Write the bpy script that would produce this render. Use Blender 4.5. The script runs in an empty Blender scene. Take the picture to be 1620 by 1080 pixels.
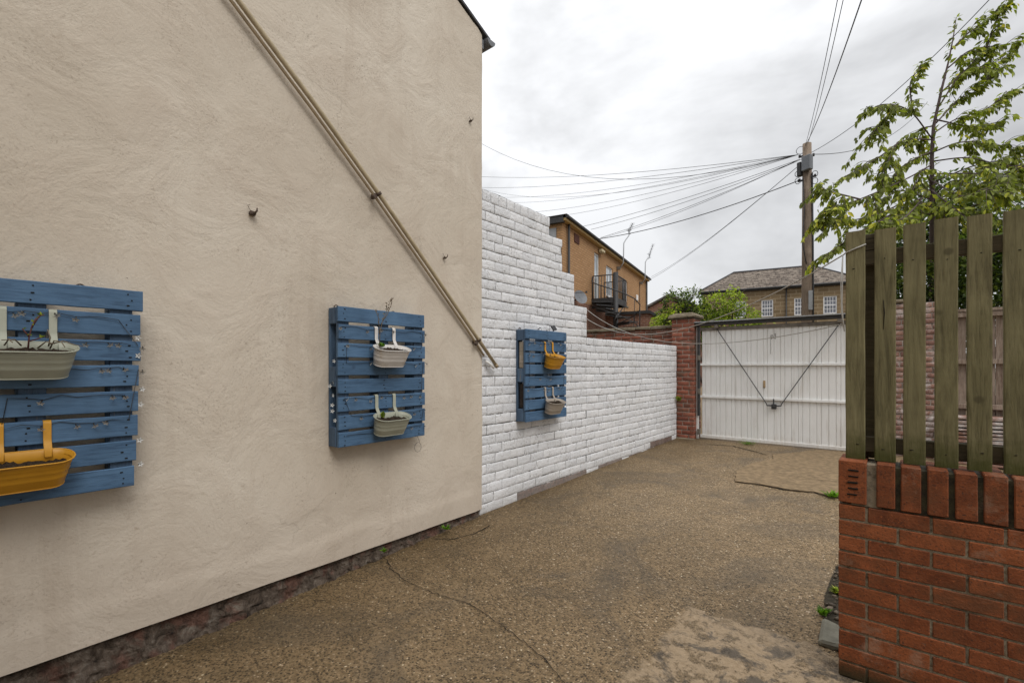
import bpy, bmesh, math, random
from mathutils import Vector, Matrix, noise as mnoise
R = math.radians
random.seed(7)
scene = bpy.context.scene
COL = scene.collection

# ------------------------------------------------------------------ materials
def nmat(name):
    m = bpy.data.materials.new(name); m.use_nodes = True
    nt = m.node_tree
    for n in list(nt.nodes): nt.nodes.remove(n)
    out = nt.nodes.new('ShaderNodeOutputMaterial'); b = nt.nodes.new('ShaderNodeBsdfPrincipled')
    nt.links.new(b.outputs[0], out.inputs[0])
    b.inputs['Specular IOR Level'].default_value = 0.3
    return m, nt, b
class G:
    """small node-graph helper"""
    def __init__(s, nt): s.nt = nt
    def n(s, t, **k):
        nd = s.nt.nodes.new(t)
        for a, v in k.items(): setattr(nd, a, v)
        return nd
    def l(s, a, b): s.nt.links.new(a, b)
    def put(s, sock, v):
        if hasattr(v, 'is_linked') or isinstance(v, bpy.types.NodeSocket): s.l(v, sock)
        else: sock.default_value = v
    def coord(s, kind='Object', scale=(1,1,1), loc=(0,0,0), rot=(0,0,0)):
        tc = s.n('ShaderNodeTexCoord'); mp = s.n('ShaderNodeMapping')
        mp.inputs['Scale'].default_value = scale; mp.inputs['Location'].default_value = loc; mp.inputs['Rotation'].default_value = rot
        s.l(tc.outputs[kind], mp.inputs[0]); return mp.outputs[0]
    def noise(s, vec, scale, detail=4, rough=.55, dist=0):
        t = s.n('ShaderNodeTexNoise'); s.l(vec, t.inputs['Vector'])
        t.inputs['Scale'].default_value = scale; t.inputs['Detail'].default_value = detail
        t.inputs['Roughness'].default_value = rough; t.inputs['Distortion'].default_value = dist
        return t.outputs['Fac']
    def vor(s, vec, scale, feature='F1', out='Distance', rnd=1):
        t = s.n('ShaderNodeTexVoronoi', feature=feature); s.l(vec, t.inputs['Vector'])
        t.inputs['Scale'].default_value = scale; t.inputs['Randomness'].default_value = rnd
        return t.outputs[out]
    def ramp(s, fac, stops):
        r = s.n('ShaderNodeValToRGB'); el = r.color_ramp.elements
        while len(el) < len(stops): el.new(.5)
        for e, (p, c) in zip(el, stops):
            e.position = p; e.color = (c, c, c, 1) if isinstance(c, (int, float)) else (*c, 1)
        s.l(fac, r.inputs[0]); return r.outputs[0]
    def math(s, op, a, b=0.0, c=None, clamp=False):
        m = s.n('ShaderNodeMath', operation=op); m.use_clamp = clamp
        s.put(m.inputs[0], a); s.put(m.inputs[1], b)
        if c is not None: s.put(m.inputs[2], c)
        return m.outputs[0]
    def mix(s, f, a, b, mode='MIX'):
        m = s.n('ShaderNodeMix', data_type='RGBA', blend_type=mode)
        s.put(m.inputs[0], f)
        for i, v in ((6, a), (7, b)):
            if isinstance(v, tuple): v = (*v, 1) if len(v) == 3 else v
            elif isinstance(v, (int, float)): v = (v, v, v, 1)
            s.put(m.inputs[i], v)
        return m.outputs[2]
    def bump(s, h, strength=.5, dist=.01, nrm=None):
        b = s.n('ShaderNodeBump'); b.inputs['Strength'].default_value = strength; b.inputs['Distance'].default_value = dist
        s.l(h, b.inputs['Height'])
        if nrm is not None: s.l(nrm, b.inputs['Normal'])
        return b.outputs[0]
    def attr(s, name='tone'):
        a = s.n('ShaderNodeAttribute', attribute_name=name); sp = s.n('ShaderNodeSeparateColor')
        s.l(a.outputs['Color'], sp.inputs[0]); return sp.outputs[0], sp.outputs[1], sp.outputs[2]

def simple(name, col, rough=.6, var=.15, scale=12, bump=.15, bscale=60, metal=0, stain=None, coat=0):
    m, nt, b = nmat(name); g = G(nt); v = g.coord()
    c0 = tuple(x*(1-var) for x in col); c1 = tuple(min(1, x*(1+var)) for x in col)
    c = g.ramp(g.noise(v, scale, 5, .6), [(.3, c0), (.7, c1)])
    if stain:
        c = g.mix(g.ramp(g.noise(v, scale*.6, 6, .7, .5), [(.52, 0.0), (.72, 1.0)]), c, stain)
    g.l(c, b.inputs['Base Color'])
    b.inputs['Roughness'].default_value = rough; b.inputs['Metallic'].default_value = metal
    if bump: g.l(g.bump(g.noise(v, bscale, 3), bump, .005), b.inputs['Normal'])
    return m

def mat_render():
    m, nt, b = nmat('painted_render'); g = G(nt)
    v = g.coord(); 
    big = g.noise(v, .7, 4, .55, .4); mid = g.noise(v, 2.6, 5, .6, .6); fine = g.noise(v, 38, 4, .6, 1.4)
    # trowelled swirls: stretched noise warped by a slow field
    def trowel(seed, sc, warp, stretch, rot):
        wv = g.n('ShaderNodeTexNoise'); vv = g.coord(loc=(seed, seed*1.7, seed*.6)); g.l(vv, wv.inputs['Vector']); wv.inputs['Scale'].default_value = 2.3; wv.inputs['Detail'].default_value = 3
        va = g.n('ShaderNodeVectorMath', operation='MULTIPLY_ADD'); g.l(wv.outputs['Color'], va.inputs[0]); va.inputs[1].default_value = (0, warp, warp); g.l(vv, va.inputs[2])
        mp = g.n('ShaderNodeMapping'); g.l(va.outputs[0], mp.inputs[0]); mp.inputs['Scale'].default_value = (1, 1, stretch); mp.inputs['Rotation'].default_value = (rot, 0, 0)
        return g.noise(mp.outputs[0], sc, 5, .68, .25)
    swA = trowel(0, 27, .30, 1.45, .5); swB = trowel(5, 36, .28, 1.35, -.9)
    sel = g.ramp(g.noise(v, 2.9, 3, .6), [(.42, 0.0), (.58, 1.0)])
    sw = g.mix(sel, swA, swB); sw2 = g.noise(v, 85, 3, .6)
    calm = g.ramp(g.noise(v, 1.5, 4, .6), [(.36, .35), (.6, 1.0)])
    col = g.ramp(big, [(.3, (.50, .437, .353)), (.5, (.575, .51, .422)), (.72, (.65, .59, .50))])
    col = g.mix(g.ramp(mid, [(.42, 0.0), (.72, .6)]), col, (.50, .425, .345))
    col = g.mix(g.math('MULTIPLY', g.ramp(sw, [(.30, .5), (.42, 0.0)]), calm), col, (.36, .285, .21))
    # grazed dirty patches of tiny pits
    pm = g.math('MULTIPLY', g.ramp(g.noise(v, 3.3, 3), [(.50, 0.0), (.62, 1.0)]), g.ramp(g.noise(v, 75, 3, .7), [(.55, 0.0), (.66, .5)]))
    col = g.mix(pm, col, (.27, .215, .165))
    # splash-back dirt towards the bottom
    sp = g.n('ShaderNodeSeparateXYZ'); g.l(v, sp.inputs[0])
    lo = g.math('MULTIPLY', g.ramp(g.math('ADD', sp.outputs[2], g.math('MULTIPLY', mid, .5)), [(.15, .55), (.9, 0.0)]), 1.0)
    col = g.mix(lo, col, (.45, .375, .305))
    # faint green-brown weathering line at the corner
    cor = g.ramp(sp.outputs[1], [(.0, 0.0), (1.0, 0.0)])
    pits = g.ramp(g.vor(v, 16), [(.03, 1.0), (.075, 0.0)])
    pits = g.math('MULTIPLY', pits, g.ramp(g.noise(v, 2.1, 2), [(.57, 0.0), (.64, 1.0)]))
    col = g.mix(pits, col, (.13, .10, .075))
    # hairline cracks in a few places and faint rain streaks
    wz = g.n('ShaderNodeTexNoise'); g.l(v, wz.inputs['Vector']); wz.inputs['Scale'].default_value = 6; wz.inputs['Detail'].default_value = 5
    wa = g.n('ShaderNodeVectorMath', operation='MULTIPLY_ADD'); g.l(wz.outputs['Color'], wa.inputs[0]); wa.inputs[1].default_value = (0, .22, .22); g.l(v, wa.inputs[2])
    hc = g.math('MULTIPLY', g.ramp(g.vor(wa.outputs[0], 1.1, 'DISTANCE_TO_EDGE'), [(.002, 1.0), (.006, 0.0)]), g.ramp(g.noise(v, .9, 3), [(.56, 0.0), (.66, .35)]))
    col = g.mix(hc, col, (.20, .16, .12))
    stv = g.coord(scale=(1, 7, .5)); stk = g.math('MULTIPLY', g.ramp(g.noise(stv, 1.4, 5, .6), [(.52, 0.0), (.74, .5)]), g.ramp(g.noise(v, .8, 2), [(.4, 0.0), (.6, 1.0)]))
    col = g.mix(stk, col, (.43, .36, .285))
    g.l(col, b.inputs['Base Color']); b.inputs['Roughness'].default_value = .88
    h = g.math('ADD', g.math('MULTIPLY', g.math('MULTIPLY', sw, calm), 1.0), g.math('MULTIPLY', sw2, .30))
    h = g.math('ADD', h, g.math('MULTIPLY', fine, .55))
    h = g.math('SUBTRACT', h, g.math('MULTIPLY', pits, .8))
    n1 = g.bump(mid, .35, .06); g.l(g.bump(h, .42, .008, n1), b.inputs['Normal'])
    return m

def mat_white_brick():
    m, nt, b = nmat('white_painted_brick'); g = G(nt); v = g.coord()
    r, bk, pt = g.attr()
    c = g.mix(r, (.68, .69, .71), (.79, .795, .81))
    c = g.mix(g.ramp(g.noise(v, 3, 5, .6), [(.45, 0.0), (.8, .5)]), c, (.62, .62, .61))
    pit = g.math('MULTIPLY', g.ramp(g.noise(v, 42, 5, .8), [(.55, 0.0), (.60, 1.0)]), g.ramp(g.noise(v, 5, 3), [(.42, 0.0), (.58, .9)]))
    c = g.mix(pit, c, (.33, .32, .31))
    crev = g.math('MULTIPLY', g.math('SUBTRACT', 1.0, bk), g.ramp(g.noise(v, 9, 4, .7), [(.42, 0.0), (.50, 1.0)]))  # near-black joint patches: dirt plus painted crevice shade
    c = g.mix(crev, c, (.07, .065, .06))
    bare = g.ramp(g.math('SUBTRACT', 1.0, pt), [(.4, 0.0), (.6, 1.0)])
    c = g.mix(bare, c, g.ramp(g.noise(v, 30, 4), [(.35, (.05, .03, .022)), (.65, (.17, .085, .06))]))
    sp = g.n('ShaderNodeSeparateXYZ'); g.l(v, sp.inputs[0])
    lo = g.ramp(g.math('ADD', sp.outputs[2], g.math('MULTIPLY', g.noise(v, 4, 4), .3)), [(.1, .5), (.42, 0.0)])
    c = g.mix(lo, c, (.45, .43, .40))
    g.l(c, b.inputs['Base Color']); b.inputs['Roughness'].default_value = .6
    g.l(g.bump(g.math('ADD', g.noise(v, 28, 5, .65), g.math('MULTIPLY', g.noise(v, 110, 3), .35)), .85, .016), b.inputs['Normal'])
    return m

def mat_red_brick(name, cols, mortar, dark=(.03, .02, .015), rough=.75, stain=None, bd=.006, moss=False):
    m, nt, b = nmat(name); g = G(nt); v = g.coord()
    r, bk, pt = g.attr()
    c = g.ramp(r, [(i/(len(cols)-1), k) for i, k in enumerate(cols)])
    c = g.mix(.35, c, g.ramp(g.noise(v, 14, 5, .65), [(.3, tuple(x*.5 for x in cols[0])), (.7, tuple(min(1, x*1.4) for x in cols[-1]))]))
    c = g.mix(g.ramp(g.noise(v, 110, 4, .75), [(.54, 0.0), (.64, .75)]), c, dark)
    c = g.mix(g.ramp(g.noise(v, 75, 4, .75), [(.60, 0.0), (.68, .35)]), c, tuple(min(1, x*2.2) for x in cols[-1]))
    if stain:
        c = g.mix(g.ramp(g.noise(v, 3.2, 6, .7, .6), [(.50, 0.0), (.66, .85)]), c, stain)
    mc = g.ramp(g.noise(v, 20, 5, .7), [(.33, tuple(x*.35 for x in mortar)), (.52, mortar)])
    mc = g.mix(g.ramp(pt, [(.1, .9), (.9, 0.0)]), mc, g.ramp(g.noise(v, 25, 5, .7), [(.4, (.012, .012, .008)), (.65, (.05, .048, .022))]))
    c = g.mix(g.ramp(bk, [(.35, 0.0), (.6, 1.0)]), mc, c)
    if moss:
        sp = g.n('ShaderNodeSeparateXYZ'); g.l(v, sp.inputs[0])
        c = g.mix(g.ramp(g.math('ADD', sp.outputs[2], g.math('MULTIPLY', g.noise(v, 7, 6, .7), .16)), [(.07, .92), (.19, 0.0)]), c, (.028, .026, .010))
        c = g.mix(g.math('MULTIPLY', g.ramp(g.noise(v, 2.2, 7, .75), [(.56, 0.0), (.64, .4)]), 1.0), c, (.30, .22, .16))
    g.l(c, b.inputs['Base Color']); b.inputs['Roughness'].default_value = rough
    g.l(g.bump(g.noise(v, 90, 4, .65), .5, bd), b.inputs['Normal'])
    return m

def mat_far_brick(name, c1, c2, mortar, w=.225, h=.075, ms=.012, bumpy=.3, sep='XZ', var=None):
    m, nt, b = nmat(name); g = G(nt); v = g.coord()
    sp = g.n('ShaderNodeSeparateXYZ'); g.l(v, sp.inputs[0]); cb = g.n('ShaderNodeCombineXYZ')
    # along = x+y so that both faces of a corner carry courses
    g.l(g.math('ADD', sp.outputs[0], sp.outputs[1]), cb.inputs[0]); g.l(sp.outputs[2], cb.inputs[1])
    t = g.n('ShaderNodeTexBrick'); g.l(cb.outputs[0], t.inputs['Vector'])
    t.inputs['Color1'].default_value = (*c1, 1); t.inputs['Color2'].default_value = (*c2, 1); t.inputs['Mortar'].default_value = (*mortar, 1)
    t.inputs['Scale'].default_value = 1; t.inputs['Brick Width'].default_value = w; t.inputs['Row Height'].default_value = h
    t.inputs['Mortar Size'].default_value = ms; t.inputs['Mortar Smooth'].default_value = .2; t.inputs['Bias'].default_value = 0
    c = g.mix(g.ramp(g.noise(v, .9, 5, .65), [(.35, 0.0), (.7, .5)]), t.outputs['Color'], var or tuple(x*.6 for x in c1))
    c = g.mix(.25, c, g.ramp(g.noise(v, 18, 4), [(.3, tuple(x*.5 for x in c1)), (.7, tuple(min(1, x*1.5) for x in c2))]))
    g.l(c, b.inputs['Base Color']); b.inputs['Roughness'].default_value = .85
    g.l(g.bump(g.math('SUBTRACT', g.noise(v, 30, 3), t.outputs['Fac']), bumpy, .01), b.inputs['Normal'])
    return m

def mat_wood(name, c0, c1, dark, axis='Y', rough=.75, green=None, bare=None, gscale=1.0, spec=.3, bd=.006):
    m, nt, b = nmat(name); g = G(nt)
    sc = {'Y': (9, .8, 9), 'Z': (9, 9, .8), 'X': (.8, 9, 9)}[axis]
    r, bk, pt = g.attr()
    tc = g.n('ShaderNodeTexCoord'); add = g.n('ShaderNodeVectorMath', operation='MULTIPLY_ADD')
    cb = g.n('ShaderNodeCombineXYZ'); 
    for i in range(3): g.l(r, cb.inputs[i])
    g.l(cb.outputs[0], add.inputs[0]); add.inputs[1].default_value = (7.3, 3.1, 5.7); g.l(tc.outputs['Object'], add.inputs[2])
    mp = g.n('ShaderNodeMapping'); g.l(add.outputs[0], mp.inputs[0]); mp.inputs['Scale'].default_value = tuple(x*gscale for x in sc)
    v = mp.outputs[0]; vo = add.outputs[0]
    gr = g.noise(v, 2.4, 6, .65, 1.6); gf = g.noise(v, 11, 4, .7, .4)
    c = g.ramp(gr, [(.28, dark), (.45, c0), (.7, c1)])
    c = g.mix(g.ramp(gf, [(.35, .55), (.5, 0.0)]), c, dark)
    c = g.mix(g.math('MULTIPLY', r, .5), c, tuple(x*.6 for x in c0))
    c = g.mix(g.ramp(g.noise(vo, 1.6, 5, .65), [(.45, 0.0), (.68, .45)]), c, tuple(min(1, x*1.35) for x in c1))
    kn = g.ramp(g.vor(vo, 4.2), [(.05, 1.0), (.09, 0.0)])
    c = g.mix(g.math('MULTIPLY', kn, .7), c, dark)
    if bare: c = g.mix(g.ramp(g.noise(v, 5, 6, .75, .8), [(.60, 0.0), (.70, .8)]), c, bare)
    if green:
        sp = g.n('ShaderNodeSeparateXYZ'); g.l(tc.outputs['Object'], sp.inputs[0])
        lo = g.ramp(g.math('ADD', sp.outputs[2], g.math('MULTIPLY', g.noise(tc.outputs['Object'], 16, 5, .7), .22)), [(.12, .9), (.26, 0.0)])
        c = g.mix(lo, c, green)
    g.l(c, b.inputs['Base Color']); b.inputs['Roughness'].default_value = rough; b.inputs['Specular IOR Level'].default_value = spec
    g.l(g.bump(g.math('ADD', gr, g.math('MULTIPLY', gf, .6)), .5, bd), b.inputs['Normal'])
    return m

def mat_leaf(name, dark, mid, light, yellow=None):
    m, nt, b = nmat(name); g = G(nt); r, bk, pt = g.attr()
    c = g.ramp(r, [(0, dark), (.5, mid), (.88, light), (1, yellow or light)])
    g.l(c, b.inputs['Base Color']); b.inputs['Roughness'].default_value = .5
    tr = g.n('ShaderNodeBsdfTranslucent'); g.l(g.mix(1.0, c, (1.0, 1.15, .5), 'MULTIPLY'), tr.inputs[0])
    mx = g.n('ShaderNodeMixShader'); mx.inputs[0].default_value = .48
    out = [n for n in nt.nodes if n.type == 'OUTPUT_MATERIAL'][0]
    g.l(b.outputs[0], mx.inputs[1]); g.l(tr.outputs[0], mx.inputs[2]); g.l(mx.outputs[0], out.inputs[0])
    return m

def mat_ground():
    m, nt, b = nmat('exposed_aggregate_concrete'); g = G(nt); v = g.coord()
    sp = g.n('ShaderNodeSeparateXYZ'); g.l(v, sp.inputs[0]); X, Y = sp.outputs[0], sp.outputs[1]
    big = g.noise(v, .55, 5, .6, .5); mid = g.noise(v, 2.2, 6, .65, .3)
    base = g.ramp(big, [(.3, (.165, .114, .058)), (.52, (.238, .171, .097)), (.75, (.305, .228, .139))])
    base = g.mix(g.ramp(mid, [(.40, .55), (.58, 0.0)]), base, (.145, .10, .048))
    cell = g.vor(v, 84, 'F1', 'Color'); cd = g.vor(v, 84)
    sc = g.n('ShaderNodeSeparateColor'); g.l(cell, sc.inputs[0])
    st = g.ramp(sc.outputs[0], [(0, (.04, .029, .017)), (.3, (.105, .072, .038)), (.65, (.29, .205, .115)), (.90, (.38, .28, .17)), (.98, (.48, .39, .27)), (1, (.74, .66, .54))])
    stf = g.ramp(cd, [(.36, .95), (.66, .1)])
    col = g.mix(stf, base, g.mix(.55, st, g.mix(1.0, st, g.mix(.5, base, (.5, .5, .5)), 'OVERLAY')))
    c2 = g.vor(v, 150, 'F1', 'Color'); s2 = g.n('ShaderNodeSeparateColor'); g.l(c2, s2.inputs[0])
    col = g.mix(.33, col, g.mix(1.0, col, g.ramp(s2.outputs[0], [(0, .35), (1, 1.75)]), 'MULTIPLY'))
    # dark wet drift in the middle and near the right
    drift = g.math('MULTIPLY', g.ramp(g.noise(v, 1.1, 5, .65, .8), [(.50, 0.0), (.66, .55)]), 1.0)
    col = g.mix(drift, col, (.085, .070, .052))
    # darker margin along the house
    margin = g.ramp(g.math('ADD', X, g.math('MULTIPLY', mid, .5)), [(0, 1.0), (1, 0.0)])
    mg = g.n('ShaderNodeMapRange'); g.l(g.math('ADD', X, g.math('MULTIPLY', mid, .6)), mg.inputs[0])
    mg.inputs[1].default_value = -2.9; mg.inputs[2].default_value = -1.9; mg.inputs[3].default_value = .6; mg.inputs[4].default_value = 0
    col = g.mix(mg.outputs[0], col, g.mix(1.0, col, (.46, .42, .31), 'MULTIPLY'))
    nr = g.n('ShaderNodeMapRange'); g.l(g.math('ADD', Y, g.math('MULTIPLY', big, 1.2)), nr.inputs[0])  # shade painted into the ground colour towards the camera
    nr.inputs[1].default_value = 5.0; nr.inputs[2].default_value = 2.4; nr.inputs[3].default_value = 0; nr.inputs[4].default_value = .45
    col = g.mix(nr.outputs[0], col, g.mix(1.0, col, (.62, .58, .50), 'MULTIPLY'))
    # worn cement skin left in the near right corner
    a = g.n('ShaderNodeMapRange'); g.l(g.math('ADD', Y, g.math('MULTIPLY', g.noise(v, 5, 5, .7), .28)), a.inputs[0])
    a.inputs[1].default_value = 3.055; a.inputs[2].default_value = 3.035; a.inputs[3].default_value = 0; a.inputs[4].default_value = 1
    a2 = g.n('ShaderNodeMapRange'); g.l(g.math('ADD', X, g.math('MULTIPLY', g.noise(v, 4, 5, .7), .3)), a2.inputs[0])
    a2.inputs[1].default_value = -.855; a2.inputs[2].default_value = -.825; a2.inputs[3].default_value = 0; a2.inputs[4].default_value = 1
    patch = g.math('MULTIPLY', g.math('MULTIPLY', a.outputs[0], a2.outputs[0]), 1.0)
    skin = g.ramp(g.noise(v, 10, 9, .78, .3), [(.43, 0.0), (.48, 1.0)])
    pc = g.ramp(g.noise(v, 40, 5, .7), [(.3, (.235, .17, .10)), (.7, (.36, .27, .175))])
    grime = g.ramp(g.noise(v, 3.4, 8, .75, .5), [(.50, 0.0), (.57, .8)])
    pcol = g.mix(g.math('MULTIPLY', skin, .8), g.mix(.35, col, (.16, .12, .075)), pc)
    pcol = g.mix(grime, pcol, (.052, .045, .038))
    ri = g.n('ShaderNodeMapRange'); g.l(g.math('ADD', Y, g.math('MULTIPLY', g.noise(v, 5, 5, .7), .28)), ri.inputs[0]); ri.inputs[1].default_value = 2.98; ri.inputs[2].default_value = 2.90; ri.inputs[3].default_value = 1; ri.inputs[4].default_value = 0
    pcol = g.mix(g.math('MULTIPLY', g.math('MULTIPLY', ri.outputs[0], g.ramp(g.noise(v, 16, 7, .75), [(.44, 0.0), (.5, 1.0)])), .85), pcol, pc)
    col = g.mix(patch, col, pcol)
    g.l(col, b.inputs['Base Color'])
    g.l(g.ramp(mid, [(.35, .55), (.7, .8)]), b.inputs['Roughness'])
    h = g.math('ADD', g.math('MULTIPLY', g.ramp(cd, [(.0, 1.0), (.7, 0.0)]), 1.0), g.math('MULTIPLY', g.noise(v, 120, 3), .5))
    h = g.math('MULTIPLY', h, g.math('SUBTRACT', 1.0, g.math('MULTIPLY', g.math('MULTIPLY', patch, skin), .8)))
    n1 = g.bump(mid, .3, .03)
    g.l(g.bump(h, .7, .006, n1), b.inputs['Normal'])
    return m

def mat_glass(name, col=(.25, .29, .33), rough=.08):
    m, nt, b = nmat(name); g = G(nt); v = g.coord()
    g.l(g.ramp(g.noise(v, 1.5, 3), [(.35, tuple(x*.4 for x in col)), (.65, col)]), b.inputs['Base Color'])
    b.inputs['Roughness'].default_value = rough; b.inputs['Specular IOR Level'].default_value = .8
    return m

def mat_tiles(name, cols, w=.25, h=.14):
    m, nt, b = nmat(name); g = G(nt); v = g.coord()
    sp = g.n('ShaderNodeSeparateXYZ'); g.l(v, sp.inputs[0]); cb = g.n('ShaderNodeCombineXYZ')
    g.l(g.math('ADD', sp.outputs[0], g.math('MULTIPLY', sp.outputs[1], .15)), cb.inputs[0]); g.l(sp.outputs[2], cb.inputs[1])
    t = g.n('ShaderNodeTexBrick'); g.l(cb.outputs[0], t.inputs['Vector'])
    t.inputs['Color1'].default_value = (*cols[0], 1); t.inputs['Color2'].default_value = (*cols[1], 1); t.inputs['Mortar'].default_value = (*[x*.2 for x in cols[0]], 1)
    t.inputs['Scale'].default_value = 1; t.inputs['Brick Width'].default_value = w; t.inputs['Row Height'].default_value = h; t.inputs['Mortar Size'].default_value = .016
    mp = g.coord(scale=(1, .5, 2.2))
    c = g.mix(g.ramp(g.noise(mp, 2.2, 8, .8), [(.46, 0.0), (.56, .9)]), t.outputs['Color'], cols[2])
    c = g.mix(g.ramp(g.noise(mp, 3.1, 8, .8), [(.50, 0.0), (.60, .85)]), c, tuple(x*.3 for x in cols[0]))
    g.l(c, b.inputs['Base Color']); b.inputs['Roughness'].default_value = .9
    g.l(g.bump(g.math('SUBTRACT', g.noise(v, 6, 4), t.outputs['Fac']), .8, .05), b.inputs['Normal'])
    return m

MAT = {}
MAT['render'] = mat_render()
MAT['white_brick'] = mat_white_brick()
MAT['garden_brick'] = mat_red_brick('orange_red_brick', [(.12, .034, .012), (.205, .058, .020), (.275, .085, .030)], (.235, .195, .14), stain=(.12, .048, .021), moss=True)
MAT['old_brick'] = mat_red_brick('old_red_brick', [(.12, .036, .024), (.24, .075, .046), (.36, .13, .08)], (.46, .41, .35), stain=(.10, .075, .05))
MAT['peel_brick'] = mat_red_brick('peeling_white_brick', [(.16, .08, .065), (.24, .13, .10), (.34, .20, .15)], (.40, .36, .32), stain=(.62, .60, .58))
def mat_plinth():
    m, nt, b = nmat('dirty_rubble_plinth'); g = G(nt); v = g.coord(); r, bk, pt = g.attr()
    n = g.noise(v, 15, 8, .74, .6); big = g.noise(v, 5, 5, .65, .4)
    c = g.ramp(n, [(.33, (.016, .012, .009)), (.46, (.075, .055, .04)), (.57, (.135, .105, .082)), (.70, (.25, .22, .18))])
    c = g.mix(g.ramp(big, [(.50, 0.0), (.60, .75)]), c, g.ramp(n, [(.35, (.06, .028, .02)), (.65, (.18, .085, .06))]))
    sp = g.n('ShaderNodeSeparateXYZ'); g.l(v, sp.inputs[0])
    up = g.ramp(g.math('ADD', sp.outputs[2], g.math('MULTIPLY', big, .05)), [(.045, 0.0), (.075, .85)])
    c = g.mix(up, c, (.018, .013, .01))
    g.l(c, b.inputs['Base Color']); b.inputs['Roughness'].default_value = .95
    g.l(g.bump(n, 1.0, .035), b.inputs['Normal']); return m
MAT['plinth'] = mat_plinth()
MAT['buff_brick'] = mat_far_brick('buff_brick', (.36, .195, .085), (.50, .30, .15), (.20, .13, .08), w=.30, h=.10, ms=.018, var=(.31, .17, .075))
MAT['far_red_brick'] = mat_far_brick('dull_red_brick', (.15, .06, .04), (.25, .11, .07), (.36, .29, .22), w=.26, h=.09, ms=.014)
MAT['stone'] = mat_far_brick('coursed_sandstone', (.15, .105, .055), (.29, .21, .12), (.42, .34, .23), w=.75, h=.31, ms=.028, var=(.11, .08, .045))
MAT['blue_wood'] = mat_wood('blue_painted_wood', (.066, .135, .235), (.092, .175, .29), (.030, .06, .115), 'Y', .6, bd=.004)
MAT['blue_block'] = mat_wood('blue_painted_block', (.06, .10, .16), (.085, .14, .215), (.025, .042, .075), 'Z', .65, bare=(.22, .19, .15))
MAT['bare_block'] = mat_wood('bare_pallet_block', (.22, .185, .14), (.36, .31, .25), (.07, .055, .04), 'X', .85)
MAT['picket'] = mat_wood('green_treated_timber', (.142, .126, .062), (.215, .192, .102), (.062, .053, .026), 'Z', .85, green=(.055, .06, .012), bd=.009)
MAT['rail'] = mat_wood('weathered_rail', (.075, .062, .036), (.115, .095, .058), (.03, .024, .014), 'X', .85)
MAT['panel_wood'] = mat_wood('grey_fence_board', (.22, .165, .125), (.36, .29, .235), (.10, .06, .042), 'Z', .85)
MAT['pole'] = mat_wood('pole_wood', (.20, .15, .11), (.30, .235, .18), (.07, .052, .038), 'Z', .9, gscale=.6)
MAT['bark'] = simple('cherry_bark', (.085, .06, .055), .8, .3, 30)
MAT['cherry_leaf'] = mat_leaf('cherry_leaf', (.075, .085, .022), (.26, .30, .05), (.52, .56, .09), (.68, .58, .06))
MAT['shrub_leaf'] = mat_leaf('shrub_leaf', (.08, .115, .016), (.26, .34, .04), (.45, .52, .07), (.55, .58, .10))
MAT['dark_leaf'] = mat_leaf('dark_leaf', (.022, .036, .011), (.065, .10, .023), (.15, .21, .045), (.28, .33, .06))
MAT['grass'] = mat_leaf('grass_blade', (.06, .13, .01), (.12, .25, .02), (.2, .36, .03))
MAT['ground'] = mat_ground()
MAT['slab'] = simple('smooth_worn_concrete', (.215, .152, .086), .85, .35, 16, .5, 120, stain=(.14, .10, .055))
MAT['earth'] = simple('dark_earth', (.035, .028, .018), .95, .4, 40, .8, 90)
MAT['land'] = simple('rough_land', (.10, .09, .06), .95, .3, 3)
MAT['crack'] = simple('crack_shadow_earth', (.012, .010, .007), 1, .4, 60, 0)
def mat_gate():
    m, nt, b = nmat('white_gate_paint'); g = G(nt); v = g.coord()
    c = g.ramp(g.noise(v, 1.6, 5, .6), [(.35, (.74, .735, .715)), (.65, (.80, .80, .785))])
    st = g.coord(scale=(9, 9, .7)); c = g.mix(g.ramp(g.noise(st, 1.6, 6, .65), [(.52, 0.0), (.72, .55)]), c, (.52, .49, .44))
    sp = g.n('ShaderNodeSeparateXYZ'); g.l(v, sp.inputs[0])
    lo = g.ramp(g.math('ADD', sp.outputs[2], g.math('MULTIPLY', g.noise(st, 2.5, 6, .7), .45)), [(.30, .6), (.50, 0.0)])
    c = g.mix(lo, c, (.52, .46, .38))
    c = g.mix(g.ramp(g.noise(v, 26, 6, .75), [(.66, 0.0), (.71, .8)]), c, (.22, .14, .09))
    g.l(c, b.inputs['Base Color']); b.inputs['Roughness'].default_value = .5
    g.l(g.bump(g.noise(v, 5, 4), .25, .02), b.inputs['Normal']); return m
MAT['gate_white'] = mat_gate()
MAT['gate_dark'] = simple('dark_steel', (.045, .045, .046), .5, .3, 20, .1)
MAT['gate_rust'] = simple('grimy_frame', (.17, .15, .125), .7, .3, 9, .2, stain=(.08, .06, .045))
MAT['cable'] = simple('black_cable', (.03, .03, .03), .6, .2, 30, 0)
MAT['line'] = simple('pale_washing_line', (.42, .41, .38), .6, .1, 30, 0)
MAT['wire'] = simple('overhead_wire', (.04, .04, .042), .6, .2, 30, 0)
MAT['pipe'] = simple('cream_pipe', (.40, .33, .215), .45, .14, 9, .12, 50, stain=(.30, .235, .14))
MAT['pipe2'] = simple('tan_pipe', (.34, .265, .17), .5, .15, 9, .12, 50, stain=(.22, .17, .11))
MAT['rusty'] = simple('rusty_iron', (.085, .06, .045), .8, .4, 60, .6, 150)
MAT['gutter'] = simple('grey_gutter', (.17, .18, .195), .45, .15, 12, 0)
MAT['roof_slate'] = simple('slate', (.06, .06, .065), .7, .3, 9, .4, 30)
MAT['yellow'] = simple('mustard_enamel', (.50, .245, .020), .38, .07, 14, .04, 40)
MAT['sage'] = simple('sage_enamel', (.335, .345, .275), .42, .07, 14, .04, 40)
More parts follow.
